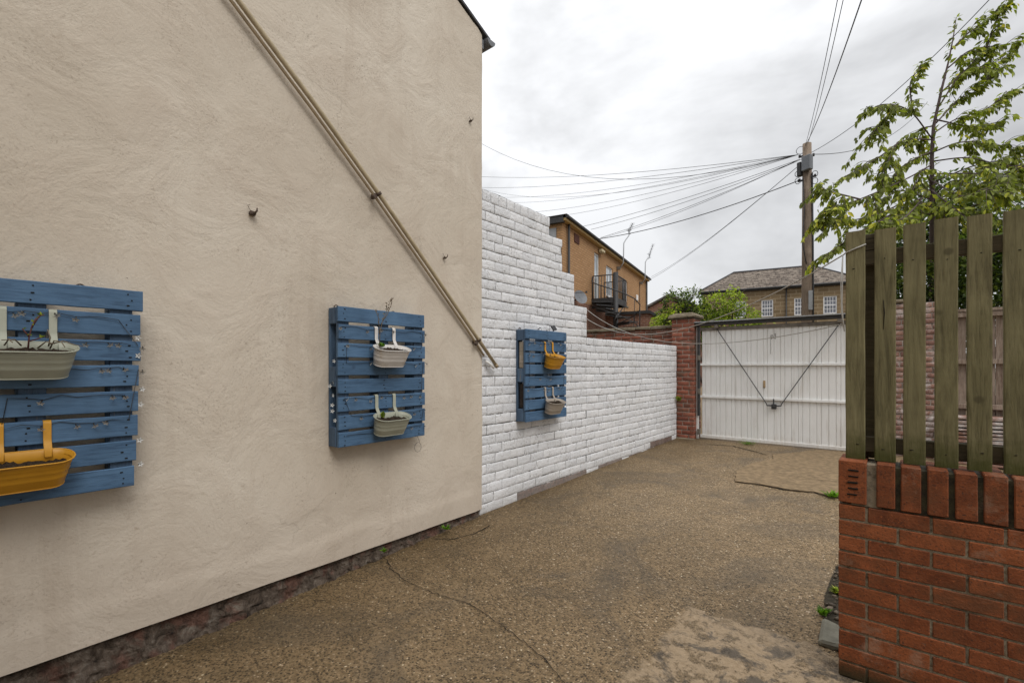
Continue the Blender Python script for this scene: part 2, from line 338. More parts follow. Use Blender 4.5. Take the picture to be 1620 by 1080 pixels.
MAT['cream_tin'] = simple('offwhite_enamel', (.60, .575, .545), .42, .06, 14, .04, 40, stain=(.50, .44, .37))
MAT['beige_tin'] = simple('beige_enamel', (.36, .315, .265), .45, .08, 14, .04, 40)
MAT['soil'] = simple('potting_soil', (.028, .019, .012), 1, .6, 120, 1, 160, stain=(.07, .045, .025))
MAT['stem'] = simple('dry_stem', (.16, .125, .085), .8, .3, 60, 0)
MAT['redstem'] = simple('red_stem', (.12, .045, .04), .7, .3, 60, 0)
MAT['bulb'] = simple('clear_petal', (.52, .52, .50), .3, .1, 50, 0)
MAT['black_plastic'] = simple('black_plastic', (.02, .02, .022), .35, .2, 20, 0)
MAT['steel'] = simple('galvanised', (.36, .37, .38), .45, .12, 30, .1, 80, metal=.4)
MAT['white_upvc'] = simple('white_frame', (.78, .78, .78), .4, .03, 5, 0)
MAT['glass'] = mat_glass('window_glass', (.55, .62, .68))
MAT['glass_dark'] = mat_glass('dark_window_glass', (.16, .17, .20))
MAT['door'] = simple('grey_door', (.34, .37, .38), .5, .08, 6, 0)
MAT['stone_roof'] = mat_tiles('stone_roof_slates', [(.105, .082, .065), (.17, .135, .108), (.25, .21, .17)], .5, .22)
MAT['grey_roof'] = mat_tiles('grey_roof_tiles', [(.14, .125, .115), (.20, .18, .165), (.24, .22, .2)])
MAT['yellow_wood'] = simple('cream_fascia', (.50, .36, .16), .6, .12, 8, .1)
MAT['cap_stone'] = simple('weathered_coping_stone', (.20, .165, .115), .9, .3, 7, .6, 35, stain=(.09, .085, .05))
MAT['mark'] = simple('grey_smear', (.30, .29, .275), .7, .25, 60, 0)
MAT['grey_board'] = simple('grey_board', (.30, .31, .32), .6, .15, 6, .1)

# ------------------------------------------------------------------ mesh helper
class MB:
    def __init__(s):
        s.bm = bmesh.new(); s.lay = s.bm.loops.layers.float_color.new('tone'); s.tone = (.5, 1, 1); s.mi = 0; s.sm = False
    def face(s, vs, tone=None):
        try: f = s.bm.faces.new(vs)
        except ValueError: return None
        t = tone or s.tone
        for lp in f.loops: lp[s.lay] = (*t, 1)
        f.material_index = s.mi; f.smooth = s.sm
        return f
    def v(s, p): return s.bm.verts.new(p)
    def box(s, c, d, rot=None, bev=0, jit=0):
        old = set(s.bm.faces)
        M4 = Matrix.Translation(Vector(c)) @ (rot.to_4x4() if rot is not None else Matrix.Identity(4)) @ Matrix.Diagonal((d[0], d[1], d[2], 1))
        r = bmesh.ops.create_cube(s.bm, size=1, matrix=M4)
        if jit:
            for v in r['verts']: v.co += Vector((random.uniform(-jit, jit) for _ in range(3)))
        if bev:
            es = list({e for v in r['verts'] for e in v.link_edges})
            bmesh.ops.bevel(s.bm, geom=es, offset=bev, segments=1, affect='EDGES')
        for f in s.bm.faces:
            if f not in old:
                f.material_index = s.mi; f.smooth = False
                for lp in f.loops: lp[s.lay] = (*s.tone, 1)
        return s
    def rng(s, a, b, **k):
        return s.box([(a[i]+b[i])/2 for i in range(3)], [abs(b[i]-a[i]) for i in range(3)], **k)
    def tube(s, pts, r, seg=8, cap=True, smooth=True):
        pts = [Vector(p) for p in pts]; n = len(pts)
        rs = r if isinstance(r, (list, tuple)) else [r]*n
        rings = []; up = Vector((0, 0, 1))
        t0 = (pts[1]-pts[0]).normalized()
        a = t0.cross(up)
        if a.length < .05: a = t0.cross(Vector((1, 0, 0)))
        a.normalize()
        for i, p in enumerate(pts):
            t = (pts[min(i+1, n-1)]-pts[max(i-1, 0)]).normalized()
            a = (a - t*a.dot(t)); 
            if a.length < 1e-6: a = t.orthogonal()
            a.normalize(); b = t.cross(a)
            rings.append([s.v(p + (a*math.cos(2*math.pi*k/seg)+b*math.sin(2*math.pi*k/seg))*rs[i]) for k in range(seg)])
        o = s.sm; s.sm = smooth
        for i in range(n-1):
            for k in range(seg):
                s.face([rings[i][k], rings[i][(k+1) % seg], rings[i+1][(k+1) % seg], rings[i+1][k]])
        s.sm = o
        if cap: s.face(rings[0][::-1]); s.face(rings[-1])
        return s
    def prism(s, poly, a, b, axis):
        """extrude 2-D polygon between a and b along axis index"""
        def mk(p, t):
            q = [0, 0, 0]; q[axis] = t; o = [i for i in range(3) if i != axis]; q[o[0]] = p[0]; q[o[1]] = p[1]; return s.v(q)
        A = [mk(p, a) for p in poly]; B = [mk(p, b) for p in poly]
        s.face(A[::-1]); s.face(B); n = len(poly)
        for i in range(n): s.face([A[i], A[(i+1) % n], B[(i+1) % n], B[i]])
        return s
    def strip(s, rows, smooth=False):
        R_ = [[s.v(p) for p in r] for r in rows]; o = s.sm; s.sm = smooth
        for i in range(len(R_)-1):
            for k in range(len(R_[0])-1): s.face([R_[i][k], R_[i][k+1], R_[i+1][k+1], R_[i+1][k]])
        s.sm = o; return s
    def build(s, name, mats, parent=None, recalc=True):
        if recalc: bmesh.ops.recalc_face_normals(s.bm, faces=s.bm.faces[:])
        me = bpy.data.meshes.new(name); s.bm.to_mesh(me); s.bm.free()
        for m in (mats if isinstance(mats, (list, tuple)) else [mats]): me.materials.append(m)
        o = bpy.data.objects.new(name, me); COL.objects.link(o)
        if parent is not None: o.parent = parent
        return o
def tag(o, label=None, cat=None, group=None, kind=None):
    for k, v in (('label', label), ('category', cat), ('group', group), ('kind', kind)):
        if v: o[k] = v
    return o
def thing(name, label, cat, loc=(0, 0, 0), rz=0, group=None):
    o = bpy.data.objects.new(name, None); COL.objects.link(o); o.empty_display_size = .1
    o.location = loc; o.rotation_euler = (0, 0, rz)
    return tag(o, label, cat, group)
def V(*a): return Vector(a)
def rj(a): return random.uniform(-a, a)
def nz(x, y, z=0): return mnoise.noise(Vector((x, y, z)))

# ------------------------------------------------------------------ layout constants
HX = -3.17            # rendered house face
CORNER = 3.41         # its far corner
def zc(y):
    pts = [(-6, -.16), (0, -.15), (1.2, -.11), (3.4, -.016), (8.83, .104), (12, .16)]
    for (a, b), (c, d) in zip(pts, pts[1:]):
        if y <= c: 
            t = max(0, (y-a)/(c-a)); return b+(d-b)*t
    return pts[-1][1]
def gz(x, y): return zc(y) + .010*(x-HX) + .008*nz(x*.9, y*.9, 3)

# ------------------------------------------------------------------ ground
def build_ground():
    mb = MB(); xs = [HX-.4+i*.16 for i in range(66)]; ys = [-5+j*.16 for j in range(91)]
    mb.strip([[(x, y, gz(x, y)+.004*nz(x*4, y*4)) for x in xs] for y in ys], smooth=True)
    tag(mb.build('driveway', MAT['ground']), kind='structure')
    mb = MB(); mb.strip([[(x, y, -.32) for x in (-400, -20, 20, 400)] for y in (-200, -20, 40, 600)])
    tag(mb.build('ground', MAT['land']), kind='structure')
    mb = MB(); mb.strip([[(x, y, .02) for x in (-30, 0, 30)] for y in (9.45, 20, 34)])
    tag(mb.build('back_lane', MAT['slab']), kind='structure')
build_ground()

def crack(pts, w, seed, lift=.007):
    random.seed(seed); mb = MB(); P = []
    for (a, b) in zip(pts, pts[1:]):
        n = max(2, int((Vector(b)-Vector(a)).length/.035))
        for i in range(n): P.append(Vector(a).lerp(Vector(b), i/n)+V(rj(.010), rj(.010)))
    P.append(Vector(pts[-1])); L = []
    for i, p in enumerate(P):
        t = (P[min(i+1, len(P)-1)]-P[max(i-1, 0)]).normalized(); nn = V(-t.y, t.x)
        ww = w*(.35+.9*abs(nz(i*.33, seed)))*(1 if 0 < i < len(P)-1 else .1)
        a, b = p+nn*ww, p-nn*ww
        L.append([(a.x, a.y, gz(a.x, a.y)+lift), (b.x, b.y, gz(b.x, b.y)+lift)])
    mb.strip(L); tag(mb.build('ground_crack', MAT['crack']), kind='structure')
crack([(-3.105, 2.226), (-2.95, 2.15), (-2.71, 2.094), (-2.381, 2.1), (-2.095, 2.141), (-1.81, 2.089), (-1.473, 2.009), (-1.221, 1.90), (-.95, 1.6)], .0044, 1)
crack([(-2.54, 8.45), (-2.3, 8.50), (-2.127, 8.53), (-1.85, 8.3), (-1.50, 8.02)], .022, 2)
crack([(-3.12, 2.72), (-2.98, 2.80), (-2.9, 3.0), (-2.92, 3.25)], .009, 3)
crack([(-1.55, 7.25), (-1.42, 7.5), (-1.40, 7.7), (-1.2, 7.75)], .009, 4)
crack([(-1.2, 6.75), (-.9, 6.72), (-.7, 6.66), (-.45, 6.72)], .007, 5, .030)

# raised worn concrete apron before the gate
def apron():
    mb = MB(); mb.sm = False
    out = [(-1.50, 6.10), (-1.22, 6.12), (-.95, 6.06), (-.70, 6.12), (-.55, 6.04), (-.2, 6.10), (.9, 6.05), (.9, 8.85), (-.9, 8.86), (-1.45, 8.06), (-1.38, 7.72), (-1.55, 7.25), (-1.62, 6.7)]
    P = []
    for a, b in zip(out, out[1:]+out[:1]):
        n = max(1, int(math.dist(a, b)/.07))
        for i in range(n): P.append((a[0]+(b[0]-a[0])*i/n+rj(.010), a[1]+(b[1]-a[1])*i/n+rj(.010)))
    top = [mb.v((x, y, gz(x, y)+.016+.005*nz(x*5, y*5))) for x, y in P]; bot = [mb.v((x, y, gz(x, y)-.03)) for x, y in P]
    mb.face(top); n = len(P)
    for i in range(n): mb.face([top[i], bot[i], bot[(i+1) % n], top[(i+1) % n]])
    tag(mb.build('concrete_apron', MAT['slab']), kind='structure')
    # dark strip along the apron lip: its dirt and shade painted in
    crack([(-1.50, 6.09), (-1.22, 6.11), (-.95, 6.05), (-.70, 6.11), (-.55, 6.03), (-.3, 6.08)], .022, 9, .010)
apron()

# earth strip and broken concrete by the garden wall
def earth_gap():
    mb = MB(); rows = []
    for i in range(50):
        y = 2.93+i*.03; f = math.sin(math.pi*min(1, i/49))**.5
        x0 = -.225-.115*f+.02*nz(y*7, 1)-.012*nz(y*19, 4)
        rows.append([(x0, y, gz(x0, y)+.006), (-.27+.03*(1-f), y, gz(-.27, y)+.012+.012*nz(y*12, 2)), (-.12, y, gz(-.12, y)+.02)])
    mb.strip(rows); tag(mb.build('soil_strip', MAT['earth']), kind='structure')
    random.seed(31); mb = MB()
    for i in range(70):
        y = random.uniform(3.16, 4.1); x = random.uniform(-.325, -.215); r = .005+.022*random.random()**3
        mb.tone = (random.random(), 1, 1)
        mb.box((x, y, gz(x, y)+.012+r*.4), (r*1.6, r*1.3, r), rot=Matrix.Rotation(random.uniform(0, 3), 3, 'Z'), bev=r*.2, jit=r*.25)
    tag(mb.build('stone_rubble', simple('rubble', (.12, .095, .07), .9, .7, 14, .4)), kind='stuff')
    mb = MB(); mb.box((-.268, 3.06, gz(-.27, 3.06)+.012), (.10, .24, .04), bev=.012, jit=.012)
    tag(mb.build('concrete_lump', simple('grey_cement', (.17, .16, .125), .9, .2, 20, .5)), 'grey square lump of cement on the ground at the foot of the garden wall', 'concrete block')
earth_gap()

def weed(name, label, x, y, n, h, spread, m, z=None, seed=0, leafy=False, grp=None):
    random.seed(seed+500); mb = MB(); z = gz(x, y)+.01 if z is None else z
    for i in range(n):
        a = random.uniform(0, 6.28); l = h*random.uniform(.5, 1); s = spread*random.uniform(.3, 1); mb.tone = (random.random(), 1, 1)
        p0 = V(x+rj(spread*.35), y+rj(spread*.35), z); d = V(math.cos(a)*s, math.sin(a)*s, l); w = V(-math.sin(a), math.cos(a), 0)*(h*(.22 if leafy else .09))
        m1 = p0+d*.5+V(0, 0, l*.12)
        A, B, C_, D_, E_ = mb.v(p0-w*.4), mb.v(p0+w*.4), mb.v(m1+w), mb.v(m1-w), mb.v(p0+d)
        mb.face([A, B, C_, D_]); mb.face([D_, C_, E_])
    return tag(mb.build(name, m), label, 'weed', grp)
weed('grass_tuft', 'bright green grass tuft at the apron edge beside the garden wall', -.50, 6.03, 70, .07, .14, MAT['grass'], seed=1)
weed('weed_tuft', 'small green weed among rubble by the garden wall, near the cement lump', -.325, 3.27, 26, .045, .05, MAT['grass'], seed=2, leafy=True)
weed('weed_tuft', 'little weed growing in the dirt gap beside the garden wall', -.27, 3.62, 40, .04, .07, MAT['shrub_leaf'], seed=3, leafy=True)
weed('weed_tuft', 'small yellow-green weed rooted in the plinth near the white wall', -3.10, 2.86, 26, .04, .05, MAT['grass'], z=.012, seed=4, leafy=True)
weed('weed_tuft', 'small weed at the base of the plinth where the driveway crack starts', -3.13, 2.22, 18, .035, .035, MAT['grass'], z=.0, seed=5, leafy=True)
weed('weed_tuft', 'green sprig growing from the corner of the gate pier and white wall', -3.13, 8.76, 26, .10, .06, MAT['shrub_leaf'], z=.82, seed=6, leafy=True)
weed('grass_tuft', 'thin grass along the bottom of the white gate', -1.95, 8.83, 60, .045, .22, MAT['grass'], seed=7)

# ------------------------------------------------------------------ brick walls
def brick_panel(mb, O, U, Nn, courses, bl, ch, gap, depth=.06, rnd=.006, jit=.003, wav=.006, nx=4, ny=3, seed=0, header=None, offs=.5, tonefn=None, mortar_back=.010, hgap=None, hr=1.0):
    """courses: list of (z, u0, u1). One box-like pillowed brick per cell, plus mortar strips behind."""
    O = Vector(O); FU = [0, .02]+[.02+.96*i/(nx-2) for i in range(1, nx-2)]+[.98, 1]; FZ = [0, .055]+[.055+.89*i/(ny-2) for i in range(1, ny-2)]+[.945, 1]
    U = Vector(U).normalized(); Nn = Vector(Nn).normalized(); Z = V(0, 0, 1); rnd_ = random.Random(seed)
    for k, (z, u0, u1) in enumerate(courses):
        length = bl if not header or k not in header else header[k][0]
        h = ch if not header or k not in header else header[k][1]
        st = u0 - (offs*length if k % 2 else 0) - rnd_.random()*.03
        u = st
        def wv(uu, kk=z): return wav*nz(uu*1.3, kk*4+seed, 1)+wav*.5*nz(uu*5, kk*9, 4)
        while u < u1-.02:
            ln = length*(1+rnd_.uniform(-.04, .04))
            a, b = max(u, u0), min(u+ln-(gap if hgap is None else hgap), u1)
            if b-a > .025:
                t = rnd_.random(); off = rnd_.uniform(-jit, jit)*1.1; pt = tonefn(a, b, z) if tonefn else 1
                rot = rnd_.uniform(-jit, jit)*.8
                g2 = gap*.5; grid = []
                for j in range(ny+1):
                    row = []
                    for i in range(nx+1):
                        fu = FU[i]; fz = FZ[j]
                        edge = (i in (0, nx)) or (j in (0, ny))
                        uu = a+(b-a)*fu; zz = z+g2+(h-gap)*fz+wv(uu)+rot*(fu-.5)*2
                        nn = off - (rnd if j in (0, ny) else (rnd*hr if edge else 0)) + jit*.9*nz(uu*22, zz*22, seed)+jit*.5*nz(uu*50, zz*50, seed)
                        if edge: uu += .004*nz(uu*40, zz*40, 7)*(1 if jit > .001 else 0); zz += .35*jit*nz(uu*31, zz*17, 9)
                        row.append(mb.v(O+U*uu+Z*zz+Nn*nn))
                    grid.append(row)
                for j in range(ny):
                    for i in range(nx):
                        mb.sm = 0 < i < nx-1 and 0 < j < ny-1
                        mb.face([grid[j][i], grid[j][i+1], grid[j+1][i+1], grid[j+1][i]], (t, 1, pt))
                mb.sm = False
                # returns
                ring = [grid[0][i] for i in range(nx+1)]+[grid[j][nx] for j in range(1, ny+1)]+[grid[ny][i] for i in range(nx-1, -1, -1)]+[grid[j][0] for j in range(ny-1, 0, -1)]
                back = [mb.v(v.co - Nn*depth) for v in ring]; n = len(ring)
                for i in range(n): mb.face([ring[i], ring[(i+1) % n], back[(i+1) % n], back[i]], (t, .75, pt))
            u += ln
        # mortar strip behind this course
        n = max(2, int((u1-u0)/.08)); rows = [[], []]
        for i in range(n+1):
            uu = u0+.004+(u1-u0-.008)*i/n
            for r_, zz in ((0, z-.002), (1, z+h+.002)):
                q = O+U*uu+Z*(zz+wv(uu))-Nn*(mortar_back+rnd+.004*nz(uu*14, zz*30, 5)); rows[r_].append(q)
        A = [mb.v(p) for p in rows[0]]; B = [mb.v(p) for p in rows[1]]
        for i in range(n): mb.face([A[i], A[i+1], B[i+1], B[i]], (.5, 0, 1))

def white_wall():
    ch = .0985; cs = []; X0 = -3.195
    z0 = 1.857-20*ch
    steps = [(20, 8.83), (24, 5.482), (28, 5.163), (32, 4.881), (34, 4.607)]
    k = 0; Y0 = CORNER-.02
    for top, ye in steps:
        while k < top: cs.append((z0+k*ch, 0, ye-Y0)); k += 1
    random.seed(5)
    bare = {}
    def tone(a, b, z):
        y = Y0+(a+b)/2; g = gz(X0, y)
        if 4.15 < y < 5.3 and z < g+.035+.03*nz(y*3, 3): return 0
        if z < g+.02 and random.random() < .2: return 0
        if z < g-.01 and random.random() < .35: return 0
        return 1
    mb = MB(); yj = 5.478-Y0
    P = dict(rnd=.0030, jit=.0024, wav=.007, nx=8, ny=5, mortar_back=.0022, hgap=.0042, hr=.8)
    hi = [(z, a, min(b, yj)) for z, a, b in cs]; lo = [(z-.004, yj+.006, b) for z, a, b in cs[:20]]
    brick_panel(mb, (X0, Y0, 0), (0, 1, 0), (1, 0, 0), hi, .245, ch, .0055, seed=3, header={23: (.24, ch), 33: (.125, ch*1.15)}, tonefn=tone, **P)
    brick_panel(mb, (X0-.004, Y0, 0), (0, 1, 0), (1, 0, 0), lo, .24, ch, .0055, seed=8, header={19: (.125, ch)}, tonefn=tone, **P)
    t = thing('white_brick_wall', 'white painted brick wall stepping down from the house corner to the gate pier', 'wall', (0, 0, 0))
    # solid core behind the face
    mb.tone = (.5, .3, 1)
    core = [(Y0, -.15)]; core += [(8.82, -.15), (8.82, 1.84), (5.475, 1.84), (5.475, 2.235), (5.155, 2.235), (5.155, 2.63), (4.873, 2.63), (4.873, 3.02), (4.6, 3.02), (4.6, 3.22), (Y0, 3.22)]
    mb.prism(core, X0-.24, X0-.028, 0)
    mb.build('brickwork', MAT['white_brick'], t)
    # black bits of mortar standing proud on the top edge
    return t
white_wall()

def garden_wall():
    x0, y0 = -.208, 2.735
    t = thing('garden_wall', 'low orange-red brick garden wall with upright brick coping under the picket fence', 'wall')
    ztop = 1.019; sold = .206; ch = .0752
    cs = []; z = ztop-sold-ch; 
    while z > -.25: cs.append((z, 0, 2.4)); z -= ch
    cs = cs[::-1]
    mb = MB(); O = (x0, y0, 0)
    # even bond: header at the corner every other course
    rr = random.Random(2)
    for i, (z, a, b) in enumerate(cs[::-1]):
        u = 0; first = .1125 if i % 2 == 0 else .225
        Zt = V(0, 0, 1); row = []
        L = [first]+[.225]*10
        for ln in L:
            a_, b_ = u, u+ln-.010
            if u == 0: a_ = 0
            tone = (rr.random(), 1, 1); mb.tone = tone
            off = rr.uniform(-.0015, .0015)
            mb.rng((x0+a_, y0+off, z+.005+rr.uniform(-.0008, .0008)), (x0+b_, y0+.1, z+ch-.005), bev=.0028, jit=.0012)
            u += ln
    mb.tone = (.5, 0, 1)
    n = 240; rows = []
    for zz in [-.25+.012*i for i in range(int((ztop-sold+.25)/.012)+1)]:
        rows.append([(x0+.004+2.38*i/n, y0+.0055+.0035*nz(i*.9, zz*60)+.002*nz(i*.21, zz*9), zz) for i in range(n+1)])
    mb.strip(rows)
    mb.rng((x0+.003, y0+.02, -.3), (x0+2.4, y0+.212, ztop-sold-.002))
    mb.build('brickwork', MAT['garden_brick'], t)
    # coping of bricks on end
    mb = MB(); u = 0; rr = random.Random(5); first = True; holes = MB()
    while u < 2.3:
        w = .107 if first else .069
        mb.tone = (rr.random(), 1, 1)
        zt = ztop+rr.uniform(-.003, .003)
        mb.rng((x0+u, y0-.002+rr.uniform(-.002, .002), ztop-sold+.006), (x0+u+w, y0+.213, zt), bev=.004, jit=.0015)
        if first:
            for k in range(5):
                holes.box((x0+u+.055+rr.uniform(-.003, .003), y0-.0025, ztop-.043-k*.0285), (.040, .006, .0075+rr.uniform(-.001, .001)), bev=.002, jit=.0012)
        u += w+(.036 if first else .0195+rr.uniform(-.002, .002)); first = False
    mb.tone = (.5, 0, 1); mb.rng((x0+.05, y0+.010, ztop-sold-.001), (x0+.16, y0+.206, ztop-.010)); mb.tone = (.5, 0, 0); mb.rng((x0+.162, y0+.014, ztop-sold-.001), (x0+2.38, y0+.206, ztop-.014))
    cp = mb.build('coping', MAT['garden_brick'], t)
    holes.build('perforation', MAT['crack'], cp)
garden_wall()

# ------------------------------------------------------------------ picket fence
def picket_fence():
    yf = 2.81; zb = 1.022; zt = 2.121
    t = thing('picket_fence', 'tall green-brown timber picket fence standing on the red brick garden wall', 'fence', (0, yf, zb))
    xs = [(-.1856, -.1087), (-.0739, .006), (.032, .1094), (.139, .2158), (.2436, .3204), (.3536, .432), (.463, .541), (.570, .648), (.678, .756), (.785, .863), (.89, .968), (1.0, 1.078)]
    rr = random.Random(8)
    for i, (a, b) in enumerate(xs):
        mb = MB(); mb.tone = (rr.random(), 1, 1); dz = rr.uniform(-.008, .004)
        ztop = zt-zb+dz
        # picket as a sheet of small quads so that edges wander like sawn timber
        n = 14; F = []; K = []
        for k in range(n+1):
            z = ztop*k/n; j0 = .0022*nz(z*4, i*3.1); j1 = .0022*nz(z*4, i*3.1+50)
            F.append([(a+j0, 0+.0012*nz(z*3, i), z), (a+.004+j0, -.0025, z), (b-.004+j1, -.0025, z), (b+j1, 0, z)])
            K.append([(a+j0, .022, z), (b+j1, .022, z)])
        rows = [[f[0], f[1], f[2], f[3], k_[1], k_[0], f[0]] for f, k_ in zip(F, K)]
        if i == 0: pass
        mb.strip(rows)
        for fr, kr in ((F[0], K[0]), (F[-1], K[-1])): mb.face([mb.v(p) for p in (fr[0], fr[1], fr[2], fr[3], kr[1], kr[0])])
        mb.mi = 1
        for zz in (.935+rr.uniform(-.02, .02), .05+rr.uniform(0, .03)):
            mb.tube([((a+b)/2+rj(.018), -.0042, zz), ((a+b)/2+rj(.001), .0, zz)], .0022, 6)
        if i == 1:   # split in the second picket
            mb.tube([(a+.034, -.0031, .62), (a+.037, -.0035, .70), (a+.034, -.0033, .76)], [.0006, .0028, .0012], 5)
        mb.build('picket', [MAT['picket'], MAT['crack']], t)
    mb = MB(); mb.tone = (.3, 1, 1); mb.rng((-.110, .024, .935), (1.1, .062, 1.004), bev=.003); mb.build('rail', MAT['rail'], t)
    mb = MB(); mb.tone = (.7, 1, 1); mb.rng((-.16, .024, .035), (1.1, .062, .108), bev=.003); mb.build('rail', MAT['rail'], t)
    mb = MB(); mb.tone = (.2, 1, 1); mb.rng((-.145, .064, 0), (-.06, .140, .955), bev=.004); mb.build('post', MAT['rail'], t)
    mb = MB(); mb.tone = (.5, 1, 1); mb.rng((-.13, .024, 1.006), (-.055, .05, 1.085), bev=.003); mb.build('brace', MAT['rail'], t)
picket_fence()

# ------------------------------------------------------------------ house with rendered gable wall
def house():
    t = thing('rendered_house', 'house gable end with beige textured render wall and slate roof edge', 'house', (0, 0, 0))
    ze = 4.77; apex_y = -4.2; slope = .40
    def ztop(y): return ze+(CORNER-y)*slope if y > apex_y else ze+(CORNER-apex_y)*slope-(apex_y-y)*slope
    mb = MB(); rows = []
    NY = 130; ys = [-5.2+(CORNER+5.2)*i/NY for i in range(NY+1)]
    NZ = 70; zb = .047
    for j in range(NZ+1):
        r = []
        for y in ys:
            zt = ztop(y) if y > -5.1 else ztop(-5.1)
            f = (j/NZ)**1.6; z = zb+(zt-zb)*f
            lip = .20+.035*nz(y*2.2, 8)+.012*nz(y*9, 3)
            band = .009*max(0, min(1, (lip-(z-zb))/.018)) if y < 3.3 else .004
            x = HX+.010*nz(y*.8, z*.8, 2)+.004*nz(y*2.6, z*2.6, 6)+band-.006
            if y > CORNER-.05: x -= .012*(y-CORNER+.05)/.05
            yy = y+(.007*nz(z*5, 3)+.005*nz(z*17, 5) if y > CORNER-.001 else 0)
            r.append((x, yy, z))
        rows.append(r)
    mb.strip(rows, smooth=True)
    # corner return, underside lip and body
    mb.strip([[rows[j][-1], (HX-.3, rows[j][-1][1], rows[j][-1][2])] for j in range(NZ+1)])
    mb.strip([[(rows[0][i][0], ys[i], zb), (HX-.06, ys[i], zb-.004)] for i in range(NY+1)])
    mb.build('render_wall', MAT['render'], t, recalc=False)
    body = MB(); body.prism([(-5.2, -.3), (CORNER-.03, -.3), (CORNER-.03, ze-.05), (apex_y, ztop(apex_y)-.05), (-5.2, ztop(-5.2)-.05)], -10, HX-.05, 0)
    body.build('side_wall', MAT['render'], t)
    # brick plinth under the render
    mb = MB(); rr = random.Random(12); rows = []
    n = 520
    for i in range(n+1):
        y = -1.4+(CORNER+1.38)*i/n
        g = gz(HX, y); H = .052-g; w = max(.02, .075-.012*(y+1)) 
        prof = []
        for k in range(11):
            f = k/10
            z = .05-f*(H+.02); x = HX-.035+w*1.25*f**1.8
            q = .022*nz(y*8, z*15, 2)+.016*nz(y*22, z*30, 5)+.008*nz(y*60, z*70, 8)
            crs = .008 if abs((z*13.2) % 1-.5) > .42 else 0
            prof.append((x+q*(.4+f)-crs, y, z+.006*nz(y*12, z*20, 9)*f))
        rows.append(prof)
    L = MB(); vs = [[L.v(p) for p in r] for r in rows]
    for i in range(n):
        for k in range(10):
            b = .5+.5*nz(rows[i][k][1]*6, rows[i][k][2]*14, 4)
            L.face([vs[i][k], vs[i][k+1], vs[i+1][k+1], vs[i+1][k]], (max(0, min(1, b)), 1 if nz(rows[i][k][1]*11, rows[i][k][2]*24, 1) > -.12 else 0, 1))
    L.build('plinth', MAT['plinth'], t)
    mb = MB(); mb.rng((HX+.06, -2.1, -.35), (4.5, -1.8, 5.2)); mb.rng((HX+.06, -5.2, -.35), (4.5, -2.105, 5.2)); mb.build('unseen_shade_wing', MAT['render'], t)  # wing added behind the camera, out of view, to darken the yard
    # roof slab with verge, and gutter end
    mb = MB()
    a = [(CORNER+.10, ztop(CORNER+.10)+.02), (apex_y, ztop(apex_y)+.05), (-5.4, ztop(-5.4)+.05), (-5.4, ztop(-5.4)+.085), (apex_y, ztop(apex_y)+.078), (CORNER+.10, ztop(CORNER+.10)+.045)]
    mb.prism(a, -10, HX+.012, 0); mb.build('roof', MAT['roof_slate'], t)
    mb = MB(); pts = []
    R0 = .058; cy, cz = CORNER+.095, ze-.02
    A, B = [], []
    for k in range(11):
        an = math.pi+math.pi*k/10
        A.append((HX+.03, cy+R0*math.cos(an), cz+R0*math.sin(an))); B.append((-10, cy+R0*math.cos(an), cz+R0*math.sin(an)))
    mb.strip([A, B]); mb.face([mb.v(p) for p in A])
    mb.rng((-10, CORNER-.02, ze-.12), (HX-.02, CORNER+.033, ze-.03))
    mb.build('gutter', MAT['gutter'], t)
house()

def pipes():
    mb = MB(); P = [(-3.107, .55, 4.24), (-3.107, 1.1155, 3.735), (-3.104, 1.65, 3.268), (-3.107, 2.153, 2.812), (-3.110, 2.7, 2.292), (-3.12, 3.2, 1.818), (-3.128, 3.56, 1.478)]
    mb = MB(); mb.tube(P, .0172, 12)
    t = thing('waste_pipe', 'cream waste pipe running diagonally down the rendered wall', 'pipe', (0, 0, 0))
    mb.build('pipe', MAT['pipe'], t)
    mb = MB(); mb.tube([(P[-1][0], P[-1][1]-.012, P[-1][2]+.012), (P[-1][0], P[-1][1]+.016, P[-1][2]-.016)], .020, 12)
    mb.build('end_cap', MAT['pipe2'], t)
    for (x, y, z) in ((-3.107, 2.153, 2.812), (-3.122, 3.30, 1.724)):
        mb = MB(); d = V(0, .69, -.72)
        c = V(x, y, z)
        mb.tube([c-d*.011, c+d*.011], .0215, 12)
        mb.box(c+V(-.03, -.025, -.02), (.06, .02, .035), bev=.003)
        mb.box(c+V(.004, -.043, -.035), (.03, .035, .03), rot=Matrix.Rotation(.75, 3, 'X'), bev=.003)
        mb.build('pipe_clip', MAT['rusty'], t)
    P2 = [(p[0]-.024, p[1]-.021, p[2]-.019) for p in P]; P2[-1] = (-3.148, 3.40, 1.575)
    mb = MB(); mb.tube(P2, .0105, 10)
    o = mb.build('overflow_pipe', MAT['pipe2']); tag(o, 'thinner tan pipe running just beneath the diagonal cream waste pipe', 'pipe')
    mb = MB(); mb.tone = (.9, 1, 1); mb.tube([(-3.16, 3.44, 1.52), (-3.14, 3.47, 1.50), (-3.13, 3.53, 1.45)], .012, 8)
    tag(mb.build('pipe_stub', MAT['gate_white']), 'short white pipe stub below the lower end of the diagonal pipes', 'pipe')
pipes()

